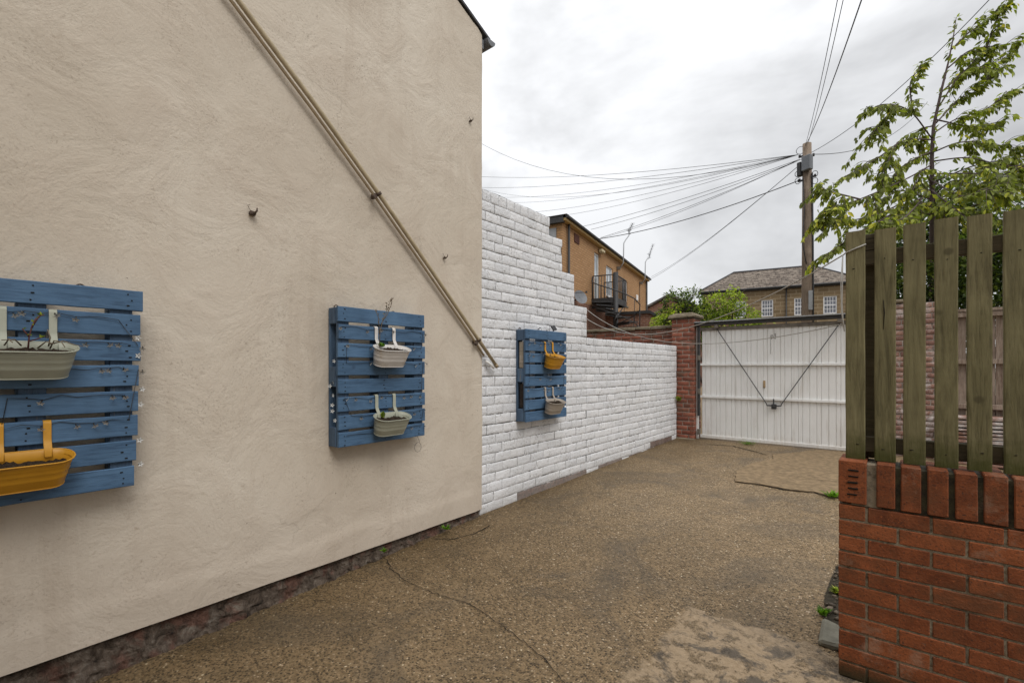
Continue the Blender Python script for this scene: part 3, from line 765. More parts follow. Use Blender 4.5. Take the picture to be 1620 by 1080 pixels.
def wall_hook(lbl, y, z, s, seed):
    random.seed(seed); t = thing('wall_hook', lbl, 'hook', (HX, y, z), 0, None)
    mb = MB(); mb.tube([(-.02, 0, 0), (.035*s, .004, -.004), (.05*s, .012, .012), (.045*s, .015, .03)], [.007*s, .007*s, .006*s, .004*s], 7)
    mb.box((.012, 0, 0), (.03*s, .035*s, .022*s), bev=.004, jit=.004); mb.build('bolt', MAT['rusty'], t)
    mb = MB(); mb.tube([(.03, 0, 0), (.018, -.02*s, .02*s), (.012, -.028*s, .045*s), (.008, -.012*s, .052*s)], .0016, 5); mb.build('wire', MAT['rusty'], t)
wall_hook('rusty bolt with wire in the render at left of the diagonal pipe', 1.248, 2.441, 1, 1)
wall_hook('rusty hook in the render above the lower right end of the diagonal pipe', 2.888, 2.453, .75, 2)
wall_hook('small rusty fixing high on the render near the roof corner', 3.222, 3.831, .7, 3)

# ------------------------------------------------------------------ pallets, planters, lights
PITCH = .1284; SL = .1035
def pallet(label, y0, y1, X, zb, skew=0, bare_block=False, seed=0):
    """X = front face; local origin at the back left lower corner"""
    rr = random.Random(seed); D = .143; W = y1-y0
    t = thing('pallet', label, 'pallet', (X-D, y0, zb), 0, 'blue pallets hung on the walls')
    H = 7*PITCH+SL
    for k in range(8):
        z = H-SL-k*PITCH; dy = -skew*(k/7.0); mb = MB(); mb.tone = (rr.random(), 1, 1)
        a, b = dy+rr.uniform(-.004, .004), W+dy+rr.uniform(-.005, .005)
        n = 10; th = .019; hh = SL+rr.uniform(-.003, .003); rows = []
        dz0, dz1 = rr.uniform(-.003, .003), rr.uniform(-.003, .003)
        for i in range(n+1):
            y = a+(b-a)*i/n; zz = z+dz0+(dz1-dz0)*i/n; e0 = .0022*nz(y*8, k+seed*3.3); e1 = .0022*nz(y*8, k+seed*3.3+40); bow = .002*nz(y*3, k*2.2+seed)
            x0, x1 = D-th+bow, D+bow
            rows.append([(x0, y, zz+e0), (x1-.003, y, zz+e0), (x1, y, zz+.003+e0), (x1, y, zz+hh-.003+e1), (x1-.003, y, zz+hh+e1), (x0, y, zz+hh+e1), (x0, y, zz+e0)])
        mb.strip(rows)
        for r in (rows[0], rows[-1]): mb.face([mb.v(p) for p in r[:-1]])
        mb.mi = 1
        for yy in (a+.05, b-.05, a+W/2):
            for q in range(3):
                c = (D+.0016, yy+rr.uniform(-.012, .012), z+.02+q*.031+rr.uniform(-.005, .005))
                mb.box(c, (.003, .0065 if rr.random() < .6 else .012, .0062), bev=.0012)
        mb.build('slat', [MAT['blue_wood'], MAT['crack']], t)
    for j, yy in enumerate((0.0, W/2-.05, W-.1)):
        mb = MB(); mb.tone = (rr.random(), 1, 1); off = -skew*.5
        if skew: yy -= skew if j == 2 else 0
        mb.rng((D-.040, yy+.005, .002), (D-.0205, yy+.095, H-.002), bev=.002); mb.build('stringer', MAT['blue_block'], t)
        mb = MB(); mb.tone = (rr.random(), 1, 1); mb.rng((.004, yy+.004, .0), (.022, yy+.096, H-.004), bev=.002); mb.build('back_board', MAT['blue_block'], t)
        for (za, zb_) in ((.002, .14), (H/2-.07, H/2+.075), (H-.12, H-.004)):
            mb = MB(); mb.tone = (rr.random(), 1, 1); mb.rng((.0235, yy+.001, za), (D-.0415, yy+.099, zb_), bev=.003); mb.build('block', MAT['blue_block'], t)
    if bare_block:
        mb = MB(); mb.tone = (.2, 1, 1)
        mb.rng((.04, .012, H/2+.08), (.098, .06, H-.135), bev=.004); mb.build('infill_block', MAT['bare_block'], t)['label'] = 'bare unpainted infill timber'
        mb = MB(); mb.tone = (.95, 1, 1); mb.rng((.045, .012, .15), (.095, .06, H/2-.09), bev=.004); mb.build('infill_block', MAT['plinth'], t)
    # hanging eyes at the top edge
    for yy in (.06, W-.22):
        mb = MB(); mb.tube([(.012+.014*math.cos(a)*0, yy+.017*math.cos(a), H+.006+.017*math.sin(a)) for a in [math.pi*i/8 for i in range(9)]], .004, 6)
        mb.build('hanging_eye', MAT['rusty'], t)
    return t, H
P1, H1 = pallet('blue slatted pallet nearest the camera, cut off by the left edge of the photo', -.14, .657, -3.03, .855, skew=.03, seed=11)
P2, H2 = pallet('blue slatted pallet in the middle of the beige render wall', 1.766, 2.547, -3.03, .891, seed=22)
P3, H3 = pallet('blue slatted pallet hung on the white brick wall', 3.961, 4.755, -3.054, .868, bare_block=True, seed=33)

def stad(L, W, x, y, z, n=9):
    r = W/2; s = max(0, L/2-r); out = []
    for k in range(n+1):
        a = math.pi*k/n; out.append((x+r*math.cos(a), y+s+r*math.sin(a), z))
    for k in range(n+1):
        a = math.pi+math.pi*k/n; out.append((x+r*math.cos(a), y-s+r*math.sin(a), z))
    return out
def planter(label, m, front, yc, rimz, hookz, spacing=.16, L=.31, seed=0, fill=.03, Wd=.135, tilt=21):
    """front = pallet face X; rim touches the slats"""
    H = .137; t = thing('planter', label, 'planter', (front+.012+Wd/2, yc, rimz-H), 0, 'oval tin planters hooked on the pallets')
    mb = MB(); mb.sm = True
    prof = [(0, .80), (.004, .815), (.045, .872), (.05, .89), (.055, .879), (.078, .912), (.0835, .93), (.089, .92), (.105, .943), (.11, .958), (.115, .95), (H, 1.0)]
    rings = [[mb.v(p) for p in stad(L*s_, Wd*(2*s_-1)*.75+Wd*.25, 0, 0, z)] for z, s_ in prof]
    inner = [[mb.v(p) for p in stad(L*s_-.004, Wd*(2*s_-1)*.75+Wd*.25-.004, 0, 0, z)] for z, s_ in ((H, 1.0), (.085, .92), (.03, .85))]
    n = len(rings[0])
    for a, b in list(zip(rings, rings[1:]))+list(zip(inner, inner[1:])):
        for k in range(n): mb.face([a[k], a[(k+1) % n], b[(k+1) % n], b[k]])
    for k in range(n): mb.face([rings[-1][k], rings[-1][(k+1) % n], inner[0][(k+1) % n], inner[0][k]])
    mb.face(rings[0][::-1]); mb.build('bucket', m, t)
    mb = MB(); P = stad(L+.004, Wd+.004, 0, 0, H); P = P+[P[0], P[1]]
    mb.tube(P, .0036, 7, cap=False); mb.build('rim', m, t)
    mb = MB(); P = stad(L*.8+.003, Wd*.7+.003, 0, 0, .003); mb.tube(P+[P[0], P[1]], .003, 6, cap=False); mb.build('base_ring', m, t)
    rr = random.Random(seed+70); mb = MB(); N1 = 26; M1 = 9
    sz = H-fill; rows = []
    for i in range(N1+1):
        y = -L/2*.93+L*.93*i/N1; hw = Wd/2*.88*math.sqrt(max(.02, 1-max(0, (abs(y)-(L-Wd)/2*.93)/(Wd/2*.93))**2)); r = []
        for j in range(M1+1):
            x = -hw+2*hw*j/M1
            r.append((x, y, sz+.010*nz(x*40+seed, y*40)+.007*rr.uniform(-1, 1)+.012*nz(x*9, y*9, seed)))
        rows.append(r)
    mb.strip(rows); mb.build('soil', MAT['soil'], t)
    piv = V(-Wd/2, 0, H); rt = Matrix.Translation(V(.026, 0, 0))@Matrix.Translation(piv)@Matrix.Rotation(R(tilt), 4, 'Y')@Matrix.Translation(-piv)
    for o in t.children: o.matrix_local = rt
    hz = hookz-(rimz-H); xb = -Wd/2-.002
    for s_ in (-1, 1):
        y = s_*spacing/2; mb = MB(); w = .0125
        c = [(xb+.030, H-.035), (xb+.030, H-.002), (xb+.012, H+.020), (xb-.001, H+.045), (xb-.001, hz-.012), (xb-.004, hz-.002), (xb-.012, hz+.004), (xb-.026, hz+.004), (xb-.034, hz-.002), (xb-.0365, hz-.05)]
        rows = [[(x, y-w, z), (x, y+w, z)] for x, z in c]; mb.strip(rows, smooth=True)
        rows = [[(x+.0022, y-w, z+.001), (x+.0022, y+w, z+.001)] for x, z in c]; mb.strip(rows, smooth=True)
        for e in (-w, w): mb.tube([(x+.001, y+e, z) for x, z in c], .0018, 5)
        mb.build('hook', m, t)
    return t
def slat_top(zb, k): return zb+7*PITCH+SL-k*PITCH
z = slat_top(.855, 1); planter('sage green oval planter with a dead seedling on the nearest pallet', MAT['sage'], -3.03, .244, z-.150, z, seed=1)
z = slat_top(.855, 5); planter('mustard yellow oval planter low on the nearest pallet', MAT['yellow'], -3.03, .230, z-.125, z, spacing=.150, seed=2, fill=.05)
z = slat_top(.891, 1); planter('off-white oval planter on the upper part of the middle pallet', MAT['cream_tin'], -3.03, 2.152, z-.135, z, seed=3, fill=.02)
z = slat_top(.891, 5); planter('sage green oval planter low on the middle pallet', MAT['sage'], -3.03, 2.155, z-.136, z, seed=4, fill=.035)
z = slat_top(.868, 1); planter('mustard yellow oval planter on the pallet on the white wall', MAT['yellow'], -3.054, 4.38, z-.135, z, spacing=.150, L=.305, seed=5)
z = slat_top(.868, 5); planter('grey-beige oval planter low on the pallet on the white wall', MAT['beige_tin'], -3.054, 4.385, z-.130, z, spacing=.150, L=.305, seed=6)

def seedling(name, label, base, stems, leafm, stemm, leafs, seed):
    random.seed(seed); t = thing(name, label, 'plant', base); lf = MB()
    for st in stems:
        pts = [Vector(p) for p in st]; mb = MB(); mb.tube(pts, [.0032*(1-.6*i/len(pts)) for i in range(len(pts))], 6); mb.build('stem', stemm, t)
        for i in range(leafs):
            q = random.uniform(.35, 1); k = min(len(pts)-2, int(q*(len(pts)-1))); p = pts[k].lerp(pts[k+1], random.random())
            d = V(rj(1), rj(1), random.uniform(.1, 1)).normalized()*random.uniform(.012, .024); w = d.cross(V(rj(1), rj(1), rj(1))).normalized()*.005
            lf.tone = (random.random(), 1, 1); A = lf.v(p); B = lf.v(p+d*.5+w); C_ = lf.v(p+d); D_ = lf.v(p+d*.5-w); lf.face([A, B, C_, D_])
    if leafs: lf.build('leaf', leafm, t)
    else: lf.bm.free()
zr = slat_top(.855, 1)-.150
seedling('seedling', 'red-stemmed seedling in the sage planter at the left edge', (-2.955, .238, zr-.03),
         [[(0, 0, 0), (.002, .003, .05), (.004, .012, .10), (.008, .024, .135)], [(.002, .003, .05), (.01, -.018, .085)], [(.003, .01, .09), (.006, .035, .145), (.012, .05, .150)], [(0, .002, .03), (.004, .04, .048), (.01, .055, .055)]], MAT['shrub_leaf'], MAT['redstem'], 5, 3)
seedling('dead_stalks', 'dry broken stalks sprawling over the rim of the sage planter at the left edge', (-2.935, .245, zr-.03),
         [[(0, .06, 0), (.03, .07, .035), (.06, .09, .03), (.075, .10, .005)], [(0, .055, .01), (.01, .06, .05), (0, .052, .085)], [(.01, .06, .02), (.03, .10, .035), (.03, .135, .02), (.035, .165, .012)], [(.02, -.08, .01), (.06, -.07, .035), (.075, -.06, .02)], [(0, .02, .0), (.02, .045, .03), (.04, .07, .02)], [(.01, -.03, .01), (.03, -.05, .035), (.06, -.09, .03)]], MAT['shrub_leaf'], MAT['stem'], 0, 4)
zr = slat_top(.891, 1)-.135
seedling('dried_flower', 'tall thin dried flower stalks rising from the off-white planter', (-2.965, 2.06, zr-.02),
         [[(0, 0, 0), (-.008, .01, .12), (0, .035, .22), (.012, .075, .31), (.014, .085, .36)], [(-.004, .004, .1), (-.004, -.005, .22), (0, -.03, .27)], [(0, .03, .2), (.01, .062, .25), (.01, .10, .33), (.012, .105, .37)], [(.01, .06, .28), (.014, .055, .33)]],
         MAT['stem'], MAT['stem'], 14, 5)
weed('seedling', 'tiny green seedling at the back of the off-white planter on the middle pallet', -2.975, 2.09, 16, .035, .035, MAT['grass'], z=zr-.012, seed=9, leafy=True)
zr = slat_top(.891, 5)-.136
weed('seedling', 'tiny sprout in the lower sage planter on the middle pallet', -2.975, 2.10, 9, .05, .02, MAT['shrub_leaf'], z=zr-.03, seed=10, leafy=True)
zr = slat_top(.868, 1)-.135
weed('seedling', 'small dry sprig in the yellow planter on the white wall', -2.99, 4.33, 10, .04, .02, MAT['stem'], z=zr-.03, seed=11)

def fairy_lights(label, X, y0, y1, zb, seed, rows_, extra_side=None, left_side=False, tail=False, skew=0):
    rr = random.Random(seed); t = thing('fairy_lights', label, 'string lights', (X, y0, zb), 0)
    W = y1-y0; P = []; bulbs = []; flip = 1
    proto = fairy_lights.proto if hasattr(fairy_lights, 'proto') else None
    for (k, a, b) in rows_:
        z = 7*PITCH+SL-k*PITCH-.006; n = 7; seq = [a+(b-a)*i/n for i in range(n+1)]
        if flip < 0: seq = seq[::-1]
        flip = -flip
        for i, y in enumerate(seq):
            zz = z-.012*abs(math.sin(i*1.9+k))+rr.uniform(-.012, .006)
            P.append((.006+rr.uniform(-.002, .004), y, zz))
            if rr.random() < .62: bulbs.append((.012, y+rr.uniform(-.02, .02), zz-.002))
    mb = MB(); mb.tube(P, .0016, 5); mb.build('wire', MAT['black_plastic'], t)
    if left_side:
        for q in range(7): bulbs.append((-.075+rr.uniform(-.03, .03), -.012, rr.uniform(.12, .85)))
    else:
        for q in range(6): bulbs.append((-.03+rr.uniform(-.02, .03), W+.008-skew*.5, .12+.8*q/6+rr.uniform(-.03, .03)))
    for (x, y, z) in bulbs:
        dirv = V(.55, rr.uniform(-.5, .5), -.55 if x > 0 else 0.1).normalized()
        if proto is None:
            mb = MB(); mb.mi = 1; mb.tube([(0, 0, 0), (0, 0, .016)], .0028, 6); mb.mi = 0
            for q in range(5):
                a = q*2*math.pi/5; c, s_ = math.cos(a), math.sin(a)
                A = mb.v((0, 0, .015)); B = mb.v((.008*c-.0045*s_, .008*s_+.0045*c, .020)); C_ = mb.v((.0165*c, .0165*s_, .019)); D_ = mb.v((.008*c+.0045*s_, .008*s_-.0045*c, .020)); mb.face([A, B, C_, D_])
            o = mb.build('bulb', [MAT['bulb'], MAT['black_plastic']], t); fairy_lights.proto = proto = o
        else:
            o = proto.copy(); COL.objects.link(o); o.parent = t
        o.location = (x, y, z); o.rotation_euler = dirv.to_track_quat('Z', 'Y').to_euler()
    if tail:
        mb = MB(); mb.tube([(-.02, W-.06, .0), (.002, W-.055, -.04)]+[(.004, W-.075+.036*math.sin(a), -.085+.04*math.cos(a)) for a in [.3+i*.75 for i in range(9)]], .0013, 5); mb.build('wire_loop', MAT['black_plastic'], t)
fairy_lights('flower shaped string lights strung across the pallet at the left edge', -3.03, -.14, .657, .855, 41, [(1, .32, .70), (2, .3, .78), (3, .5, .78), (5, .3, .74), (4, .32, .72)], skew=.03)
fairy_lights('flower shaped string lights wound over the middle pallet', -3.03, 1.766, 2.547, .891, 42, [(1, .02, .76), (2, .06, .74), (3, .06, .76), (5, .04, .74), (6, .1, .76), (7, .06, .74)], left_side=True, tail=True)
fairy_lights('flower shaped string lights on the pallet on the white wall', -3.054, 3.961, 4.755, .868, 43, [(1, .03, .76), (2, .05, .6), (4, .06, .74), (5, .03, .7)])
def solar():
    t = thing('solar_panel', 'small black solar panel clipped on top of the pallet on the white wall', 'solar panel', (-3.12, 4.56, 1.872))
    rot = Matrix.Rotation(-.5, 3, 'Y')@Matrix.Rotation(.25, 3, 'X')
    mb = MB(); mb.box((.02, 0, .045), (.014, .085, .065), rot=rot, bev=.003); mb.build('panel', MAT['black_plastic'], t)
    mb = MB(); mb.tube([(.0, 0, -.02), (.01, 0, .02), (.015, 0, .04)], .006, 6); mb.build('stake', MAT['black_plastic'], t)
    mb = MB(); mb.tube([(-.06, -.21, .02), (-.06, -.17, .045), (-.055, -.155, .04)], .004, 6); mb.build('cable', MAT['black_plastic'], t)
solar()

# ------------------------------------------------------------------ gate, piers, boundary walls
def brick_box(mb, x0, x1, y0, z0, z1, bl, ch, seed, gap=.012, jit=.003):
    cs = []; z = z0
    while z < z1-.02: cs.append((z, 0, x1-x0)); z += ch
    brick_panel(mb, (x0, y0, 0), (1, 0, 0), (0, -1, 0), cs, bl, ch, gap, rnd=.005, jit=jit, wav=.004, nx=4, ny=3, seed=seed, mortar_back=.004)
def pier():
    t = thing('gate_pier', 'old red brick gate pier with stone cap between white wall and gate', 'gate pier', (0, 0, 0))
    mb = MB(); brick_box(mb, -3.30, -2.885, 8.85, .02, 2.37, .225, .0835, 5)
    cs = [(.02+k*.0835, 0, .40) for k in range(28)]
    brick_panel(mb, (-2.885, 8.85, 0), (0, 1, 0), (1, 0, 0), cs, .225, .0835, .012, rnd=.005, jit=.003, wav=.004, nx=4, ny=3, seed=6, mortar_back=.004)
    mb.tone = (.5, 0, 1); mb.rng((-3.29, 8.87, -.1), (-2.905, 9.24, 2.36)); mb.build('brickwork', MAT['old_brick'], t)
    mb = MB(); mb.box((-3.09, 9.04, 2.405), (.52, .50, .06), bev=.018, jit=.014); mb.box((-3.09, 9.04, 2.447), (.40, .40, .035), bev=.014, jit=.012); mb.build('cap', MAT['cap_stone'], t)
    mb = MB(); mb.box((-3.08, 8.83, .1), (.46, .06, .05), bev=.02, jit=.01); mb.build('footing', MAT['cap_stone'], t)
    t = thing('old_brick_wall', 'dark red brick boundary wall with stone coping left of the gate pier', 'wall', (0, 0, 0))
    mb = MB(); brick_box(mb, -9.5, -3.31, 9.02, 1.0, 2.2, .225, .078, 7); mb.tone = (.5, 0, 1); mb.rng((-9.5, 9.04, -.1), (-3.31, 9.24, 2.19)); mb.build('brickwork', MAT['old_brick'], t)
    mb = MB(); x = -9.5
    while x < -3.33:
        w = min(random.uniform(.3, .45), -3.315-x); mb.box((x+w/2, 9.12, 2.235), (w-.008, .30, .06), bev=.012, jit=.008); x += w
    mb.build('coping', MAT['cap_stone'], t)
    t = thing('peeling_brick_wall', 'brick wall with peeling white paint right of the gate, seen through the pickets', 'wall', (0, 0, 0))
    mb = MB(); brick_box(mb, -.34, .49, 9.0, .05, 2.40, .225, .078, 9, jit=.005); mb.tone = (.5, 0, 1); mb.rng((-.33, 9.02, -.1), (.49, 9.22, 2.39)); mb.build('brickwork', MAT['peel_brick'], t)
    mb = MB(); mb.box((-.1, 9.11, 2.435), (.42, .30, .06), bev=.012, jit=.01); mb.build('coping', MAT['cap_stone'], t)
    # timber fence panel beyond
    t = thing('board_fence', 'weathered grey timber board fence seen through the gaps of the pickets', 'fence', (0, 0, 0))
    x = .50; rr = random.Random(3); zb = .55
    while x < 4.6:
        w = rr.uniform(.135, .155); mb = MB(); mb.tone = (rr.random(), 1, 1); mb.rng((x, 9.06, zb), (x+w-.008, 9.08, 2.21), jit=.003); mb.build('board', MAT['panel_wood'], t); x += w
    for z in (.64, 1.26, 1.55, 2.19) if False else (.88, 1.50, 2.15):
        mb = MB(); mb.tone = (.15, 1, 1); mb.rng((.5, 9.0, z), (4.6, 9.055, z+.065), bev=.004); mb.build('rail', MAT['panel_wood'], t)
    mb = MB(); mb.rng((.495, 8.99, 2.222), (4.6, 9.10, 2.262), bev=.004); mb.build('capping', MAT['panel_wood'], t)
    # stacked trellis / tiles leaning below the boards
    mb = MB(); rr = random.Random(6)
    for k in range(13):
        mb.tone = (rr.random(), 1, 1); mb.rng((.52, 8.62-.004*k, .16+k*.05), (1.5, 8.95, .16+k*.05+.034), bev=.004, jit=.008)
    o = mb.build('tile_stack', MAT['peel_brick']); tag(o, 'stack of dusty clay tiles at the foot of the board fence, behind the pickets', 'tiles')
pier()

def gate():
    Y = 9.0; xl, xr = -2.80, -.36; zb, zt = .145, 2.185
    t = thing('garage_gate', 'white ribbed steel up-and-over gate with black cables in a V', 'gate', (0, Y, 0))
    # ribbed skin
    mb = MB(); x = xl+.02; prof = []; pw = .0985
    i = 0
    while x < xr-.02:
        w = pw*(1.0 if i % 3 else .62); 
        prof += [(x, -.006), (x+.008, -.018), (x+w-.010, -.018), (x+w-.002, -.006)]; x += w; i += 1
    rows = [[(px, py+.002*nz(px*3, z), z) for px, py in prof] for z in [zb+.05+(zt-zb-.1)*k/16 for k in range(17)]]
    mb.strip(rows); mb.build('door_panel', MAT['gate_white'], t)
    for z, h in ((1.48, .04), (.885, .042)):
        mb = MB(); mb.rng((xl, -.052, z), (xr, -.0195, z+h), bev=.004); mb.build('rail', MAT['gate_white'], t)
    mb = MB(); mb.rng((xl-.005, -.045, zb), (xr-.06, -.0195, zb+.055), bev=.004); mb.build('bottom_rail', MAT['gate_white'], t)
    mb = MB(); mb.rng((xl, -.045, zt-.06), (xr, -.0195, zt), bev=.004); mb.build('top_rail', MAT['gate_rust'], t)
    mb = MB(); mb.rng((xl-.05, -.06, zb+.4), (xl-.012, .0, zt+.03), bev=.003); mb.build('track', MAT['gate_dark'], t)
    mb = MB(); mb.rng((xl-.085, -.02, zb-.03), (xl-.052, .06, zt+.03), bev=.003); mb.build('side_frame', MAT['gate_white'], t)
    mb = MB(); mb.rng((xr+.012, -.05, zb), (xr+.06, .03, zt+.03), bev=.003); mb.build('side_frame', MAT['gate_white'], t)
    mb = MB(); mb.rng((xl-.09, -.10, zt+.035), (xr+.10, .06, zt+.085), bev=.004); mb.build('head_beam', MAT['gate_dark'], t)
    mb = MB(); mb.rng((xl-.12, -.14, zt+.088), (xr+.12, .06, zt+.106), bev=.003); mb.build('drip_flashing', MAT['grey_board'], t)
    for s_ in (-1, 1):
        mb = MB(); xx = -1.58+s_*.925
        mb.box((xx, -.09, zt+.0), (.07, .06, .06), bev=.008, jit=.006); mb.box((xx+.01*s_, -.075, zt-.035), (.03, .04, .06), bev=.004); mb.build('cable_bracket', MAT['gate_rust'], t)
        mb = MB(); mb.tube([(xx, -.075, zt-.03), (-1.58+s_*.115, -.075, .835), (-1.58+s_*.105, -.073, .80)], .0075, 6); mb.build('cable', MAT['cable'], t)
    lk = MB(); lk.tube([(-1.58-.105, -.073, .80), (-1.58+.105, -.073, .80)], .011, 8); lk.box((-1.58, -.068, .785), (.075, .05, .085), bev=.008); lk.tube([(-1.58, -.09, .785), (-1.58, -.11, .785)], .022, 10)
    lk.box((-1.58-.005, -.06, .87), (.016, .03, .09), bev=.003); lk.build('lock_handle', MAT['gate_dark'], t)
    mb = MB(); mb.box((-1.735, -.024, 1.16), (.034, .010, .125), bev=.004); p = mb.build('key_plate', simple('brass_plate', (.38, .27, .15), .5, .3, 40), t)
    mb = MB(); mb.box((-1.735, -.030, 1.10), (.012, .004, .022)); mb.build('keyhole', MAT['crack'], p)
    rr = random.Random(4); mb = MB()   # ghost of a removed number plate, scratched paint
    for k in range(14): mb.box((-1.60+rr.uniform(-.04, .04), -.0195, 1.985+rr.uniform(-.05, .045)), (rr.uniform(.006, .018), .0024, rr.uniform(.008, .03)), jit=.004)
    for k in range(8): mb.box((-1.638+rr.uniform(-.003, .003), -.0195, 1.93-k*.034), (.007, .0024, .03), jit=.002)
    mb.build('paint_scar', MAT['mark'], t)
    for z in (1.62, 1.0, .25):
        mb = MB(); mb.box((xl-.02, -.06, z), (.05, .05, .10), bev=.006); mb.tube([(xl-.02, -.085, z-.02), (xl-.02, -.095, z-.02)], .014, 8); mb.build('roller_hinge', MAT['gate_rust'], t)
gate()

# ------------------------------------------------------------------ washing lines
def sagline(a, b, sag, n=28):
    a, b = Vector(a), Vector(b); out = []
    for i in range(n+1):
        k = i/n; p = a.lerp(b, k); p.z -= 4*sag*k*(1-k); out.append(p)
    return out
mb = MB(); mb.tube([(-.105, 2.8065, 2.055), (-.15, 2.803, 2.038), (-.188, 2.8025, 2.022), (-.192, 2.815, 2.02)]+sagline((-.194, 2.832, 2.02), (-3.2, 5.46, 2.115), .30)[1:], .0034, 6)
tag(mb.build('washing_line', MAT['line']), 'pale washing line tied round the end picket and rising past the gate top', 'washing line')
mb = MB(); mb.tube(sagline((-.194, 2.83, 1.68), (-3.2, 5.46, 2.24), .25), .0028, 6)
tag(mb.build('washing_line', MAT['line']), 'slack pale washing line drooping across the front of the white gate', 'washing line')
mb = MB(); mb.tube([(-.197, 2.815, 2.02), (-.198, 2.81, 1.9), (-.200, 2.812, 1.78), (-.196, 2.81, 1.70), (-.19, 2.808, 1.64)], .0026, 6); mb.tube([(-.198, 2.806, 2.0), (-.204, 2.803, 1.88), (-.202, 2.806, 1.74), (-.194, 2.806, 1.66)], .002, 5)
tag(mb.build('line_tail', MAT['line']), 'loose end of washing line hanging down beside the end picket', 'rope')

# ------------------------------------------------------------------ utility pole and overhead wires
PX, PY = -1.952, 15.856
def pole():
    t = thing('utility_pole', 'wooden utility pole with grey junction box and many overhead wires', 'utility pole', (PX, PY, 0))
    mb = MB(); mb.tube([(0, 0, -.2), (0, 0, 2), (.004, 0, 4), (0, 0, 6), (-.005, 0, 7.9)], [.165, .155, .143, .128, .112], 16); mb.build('pole_shaft', MAT['pole'], t)
    mb = MB(); a = R(-25); rot = Matrix.Rotation(a, 3, 'Z')
    mb.box((.02, -.17, 7.28), (.25, .16, .42), rot=rot, bev=.015); mb.build('junction_box', MAT['gutter'], t)
    mb = MB(); mb.box((-.17, -.06, 7.18), (.12, .14, .40), rot=rot, bev=.015); mb.build('junction_box', MAT['gate_dark'], t)
    for z, x in ((7.55, -.18), (7.5, .16), (6.85, -.2), (6.9, .2)):
        mb = MB(); mb.box((x*.7, -.05, z), (abs(x)*.9, .05, .05), bev=.006); mb.tube([(x, -.06, z-.02), (x, -.06, z+.05)], .03, 8); mb.build('insulator', MAT['gate_dark'], t)
    for k in range(4):
        mb = MB(); c = V(-.22 if k % 2 else .2, -.1, 6.75+.1*k); mb.tube([c+V(.07*math.cos(i*.7), .02*math.sin(i), .09*math.sin(i*.7)) for i in range(10)], .009, 5); mb.build('wire_coil', MAT['wire'], t)
    mb = MB(); mb.tube([(-.16+.11*math.cos(i*.6), -.04, 7.74+.11*math.sin(i*.6)) for i in range(11)], .008, 5); mb.build('wire_coil', MAT['wire'], t)
    mb = MB(); mb.tube([(.13, -.06, 7.0), (.15, -.06, 5), (.155, -.06, 3.2), (.165, -.06, 1.0)], .022, 6); mb.build('down_cable', MAT['wire'], t)
    mb = MB(); mb.tube([(-.1, -.10, 6.9), (-.05, -.15, 6.0), (-.10, -.13, 5.0), (.0, -.16, 4.4)], .014, 6); mb.build('down_cable', MAT['wire'], t)
    mb = MB(); mb.box((.10, -.15, 3.35), (.10, .05, .55), bev=.008); mb.build('cable_guard', MAT['steel'], t)
pole()
HUB = V(-2.12, 15.77, 7.55)
def wire(end, sag, r, label, start=HUB, ext=0):
    s_, e = Vector(start), Vector(end)
    if ext: e = s_+(e-s_)*ext; e.z += 4*sag*ext*(ext-1); sag *= ext*ext
    mb = MB(); mb.tube(sagline(s_, e, sag, 22), r*.72, 5)
    tag(mb.build('overhead_wire', MAT['wire']), label, 'overhead wire')
w = lambda e, d, lb, r=.0105, st=HUB+V(rj(.05), rj(.05), rj(.06)), ext=0: wire(e, d, r, lb, st, ext)
w((-16.221, 17.736, 12.755), 1.15, 'topmost sagging wire leaving the house wall for the pole', ext=1.7)
w((-17.573, 19.214, 12.004), .25, 'near-level wire reaching the house corner just above the white wall top', ext=1.8)
w((-17.542, 20.533, 11.787), .22, 'thin wire meeting the top of the white wall, second below the level wire', ext=1.8)
fan = 'thin wires fanning from the pole to the left above the white wall steps'
for e, d in (((-17.37, 21.966, 11.6), .25), ((-18.611, 23.536, 12.4), .5), ((-16.93, 22.327, 11.297), .25), ((-13.707, 19.797, 9.47), .2), ((-13.204, 20.21, 9.21), .2)):
    o = w(e, d, 'thin wire fanning left from the pole towards the steps of the white wall', .009, ext=2.0)
for e, d in (((-9.955, 16.407, 7.108), .12), ((-9.808, 17.174, 7.177), .14), ((-9.745, 17.872, 6.971), .12), ((-11.207, 20.553, 7.765), .2)):
    w(e, d, 'thin wire sloping from the pole to the buff building eaves', .010, HUB+V(rj(.05), rj(.05), -.08))
w((-9.557, 16.993, 6.673), .22, 'thick black wire from low on the pole to the buff building roof', .019, V(-2.16, 15.78, 6.86))
for e in ((-12.91, 30.795, 7.454), (-12.742, 30.932, 7.70)):
    w(e, .25, 'steep thin wire descending from the pole behind the bushes', .011, V(-2.1, 15.75, 7.32), ext=1.05)
for e, lb in (((-.566, 7.295, 6.177), 'left wire rising steeply from the pole top out of the picture'), ((-.509, 7.341, 6.177), 'middle wire rising steeply from the pole top out of the picture'), ((-.272, 6.242, 5.393), 'right and thickest wire rising steeply from the pole top out of the picture')):
    w(e, .12, lb, .0075 if 'thick' not in lb else .0105, V(PX+rj(.06), PY-.1, 7.85), ext=1.35)
w((1.257, 11.375, 7.746), .25, 'wire rising right from the pole past the cherry tree tip', .0105, V(PX+.12, PY-.05, 7.6), ext=1.3)
w((.251, 26.068, 11.687), .3, 'wire running right from the pole behind the cherry tree', .014, V(PX+.15, PY, 7.55), ext=1.5)
for o in COL.objects:
    if o.name.startswith('overhead_wire') and ('fanning' in o['label'] or 'buff building eaves' in o['label'] or 'steep thin' in o['label']):
        o['group'] = 'bundle of wires fanning left' if 'fanning' in o['label'] else ('wires to the buff building' if 'buff' in o['label'] else 'steep wires behind the bushes')

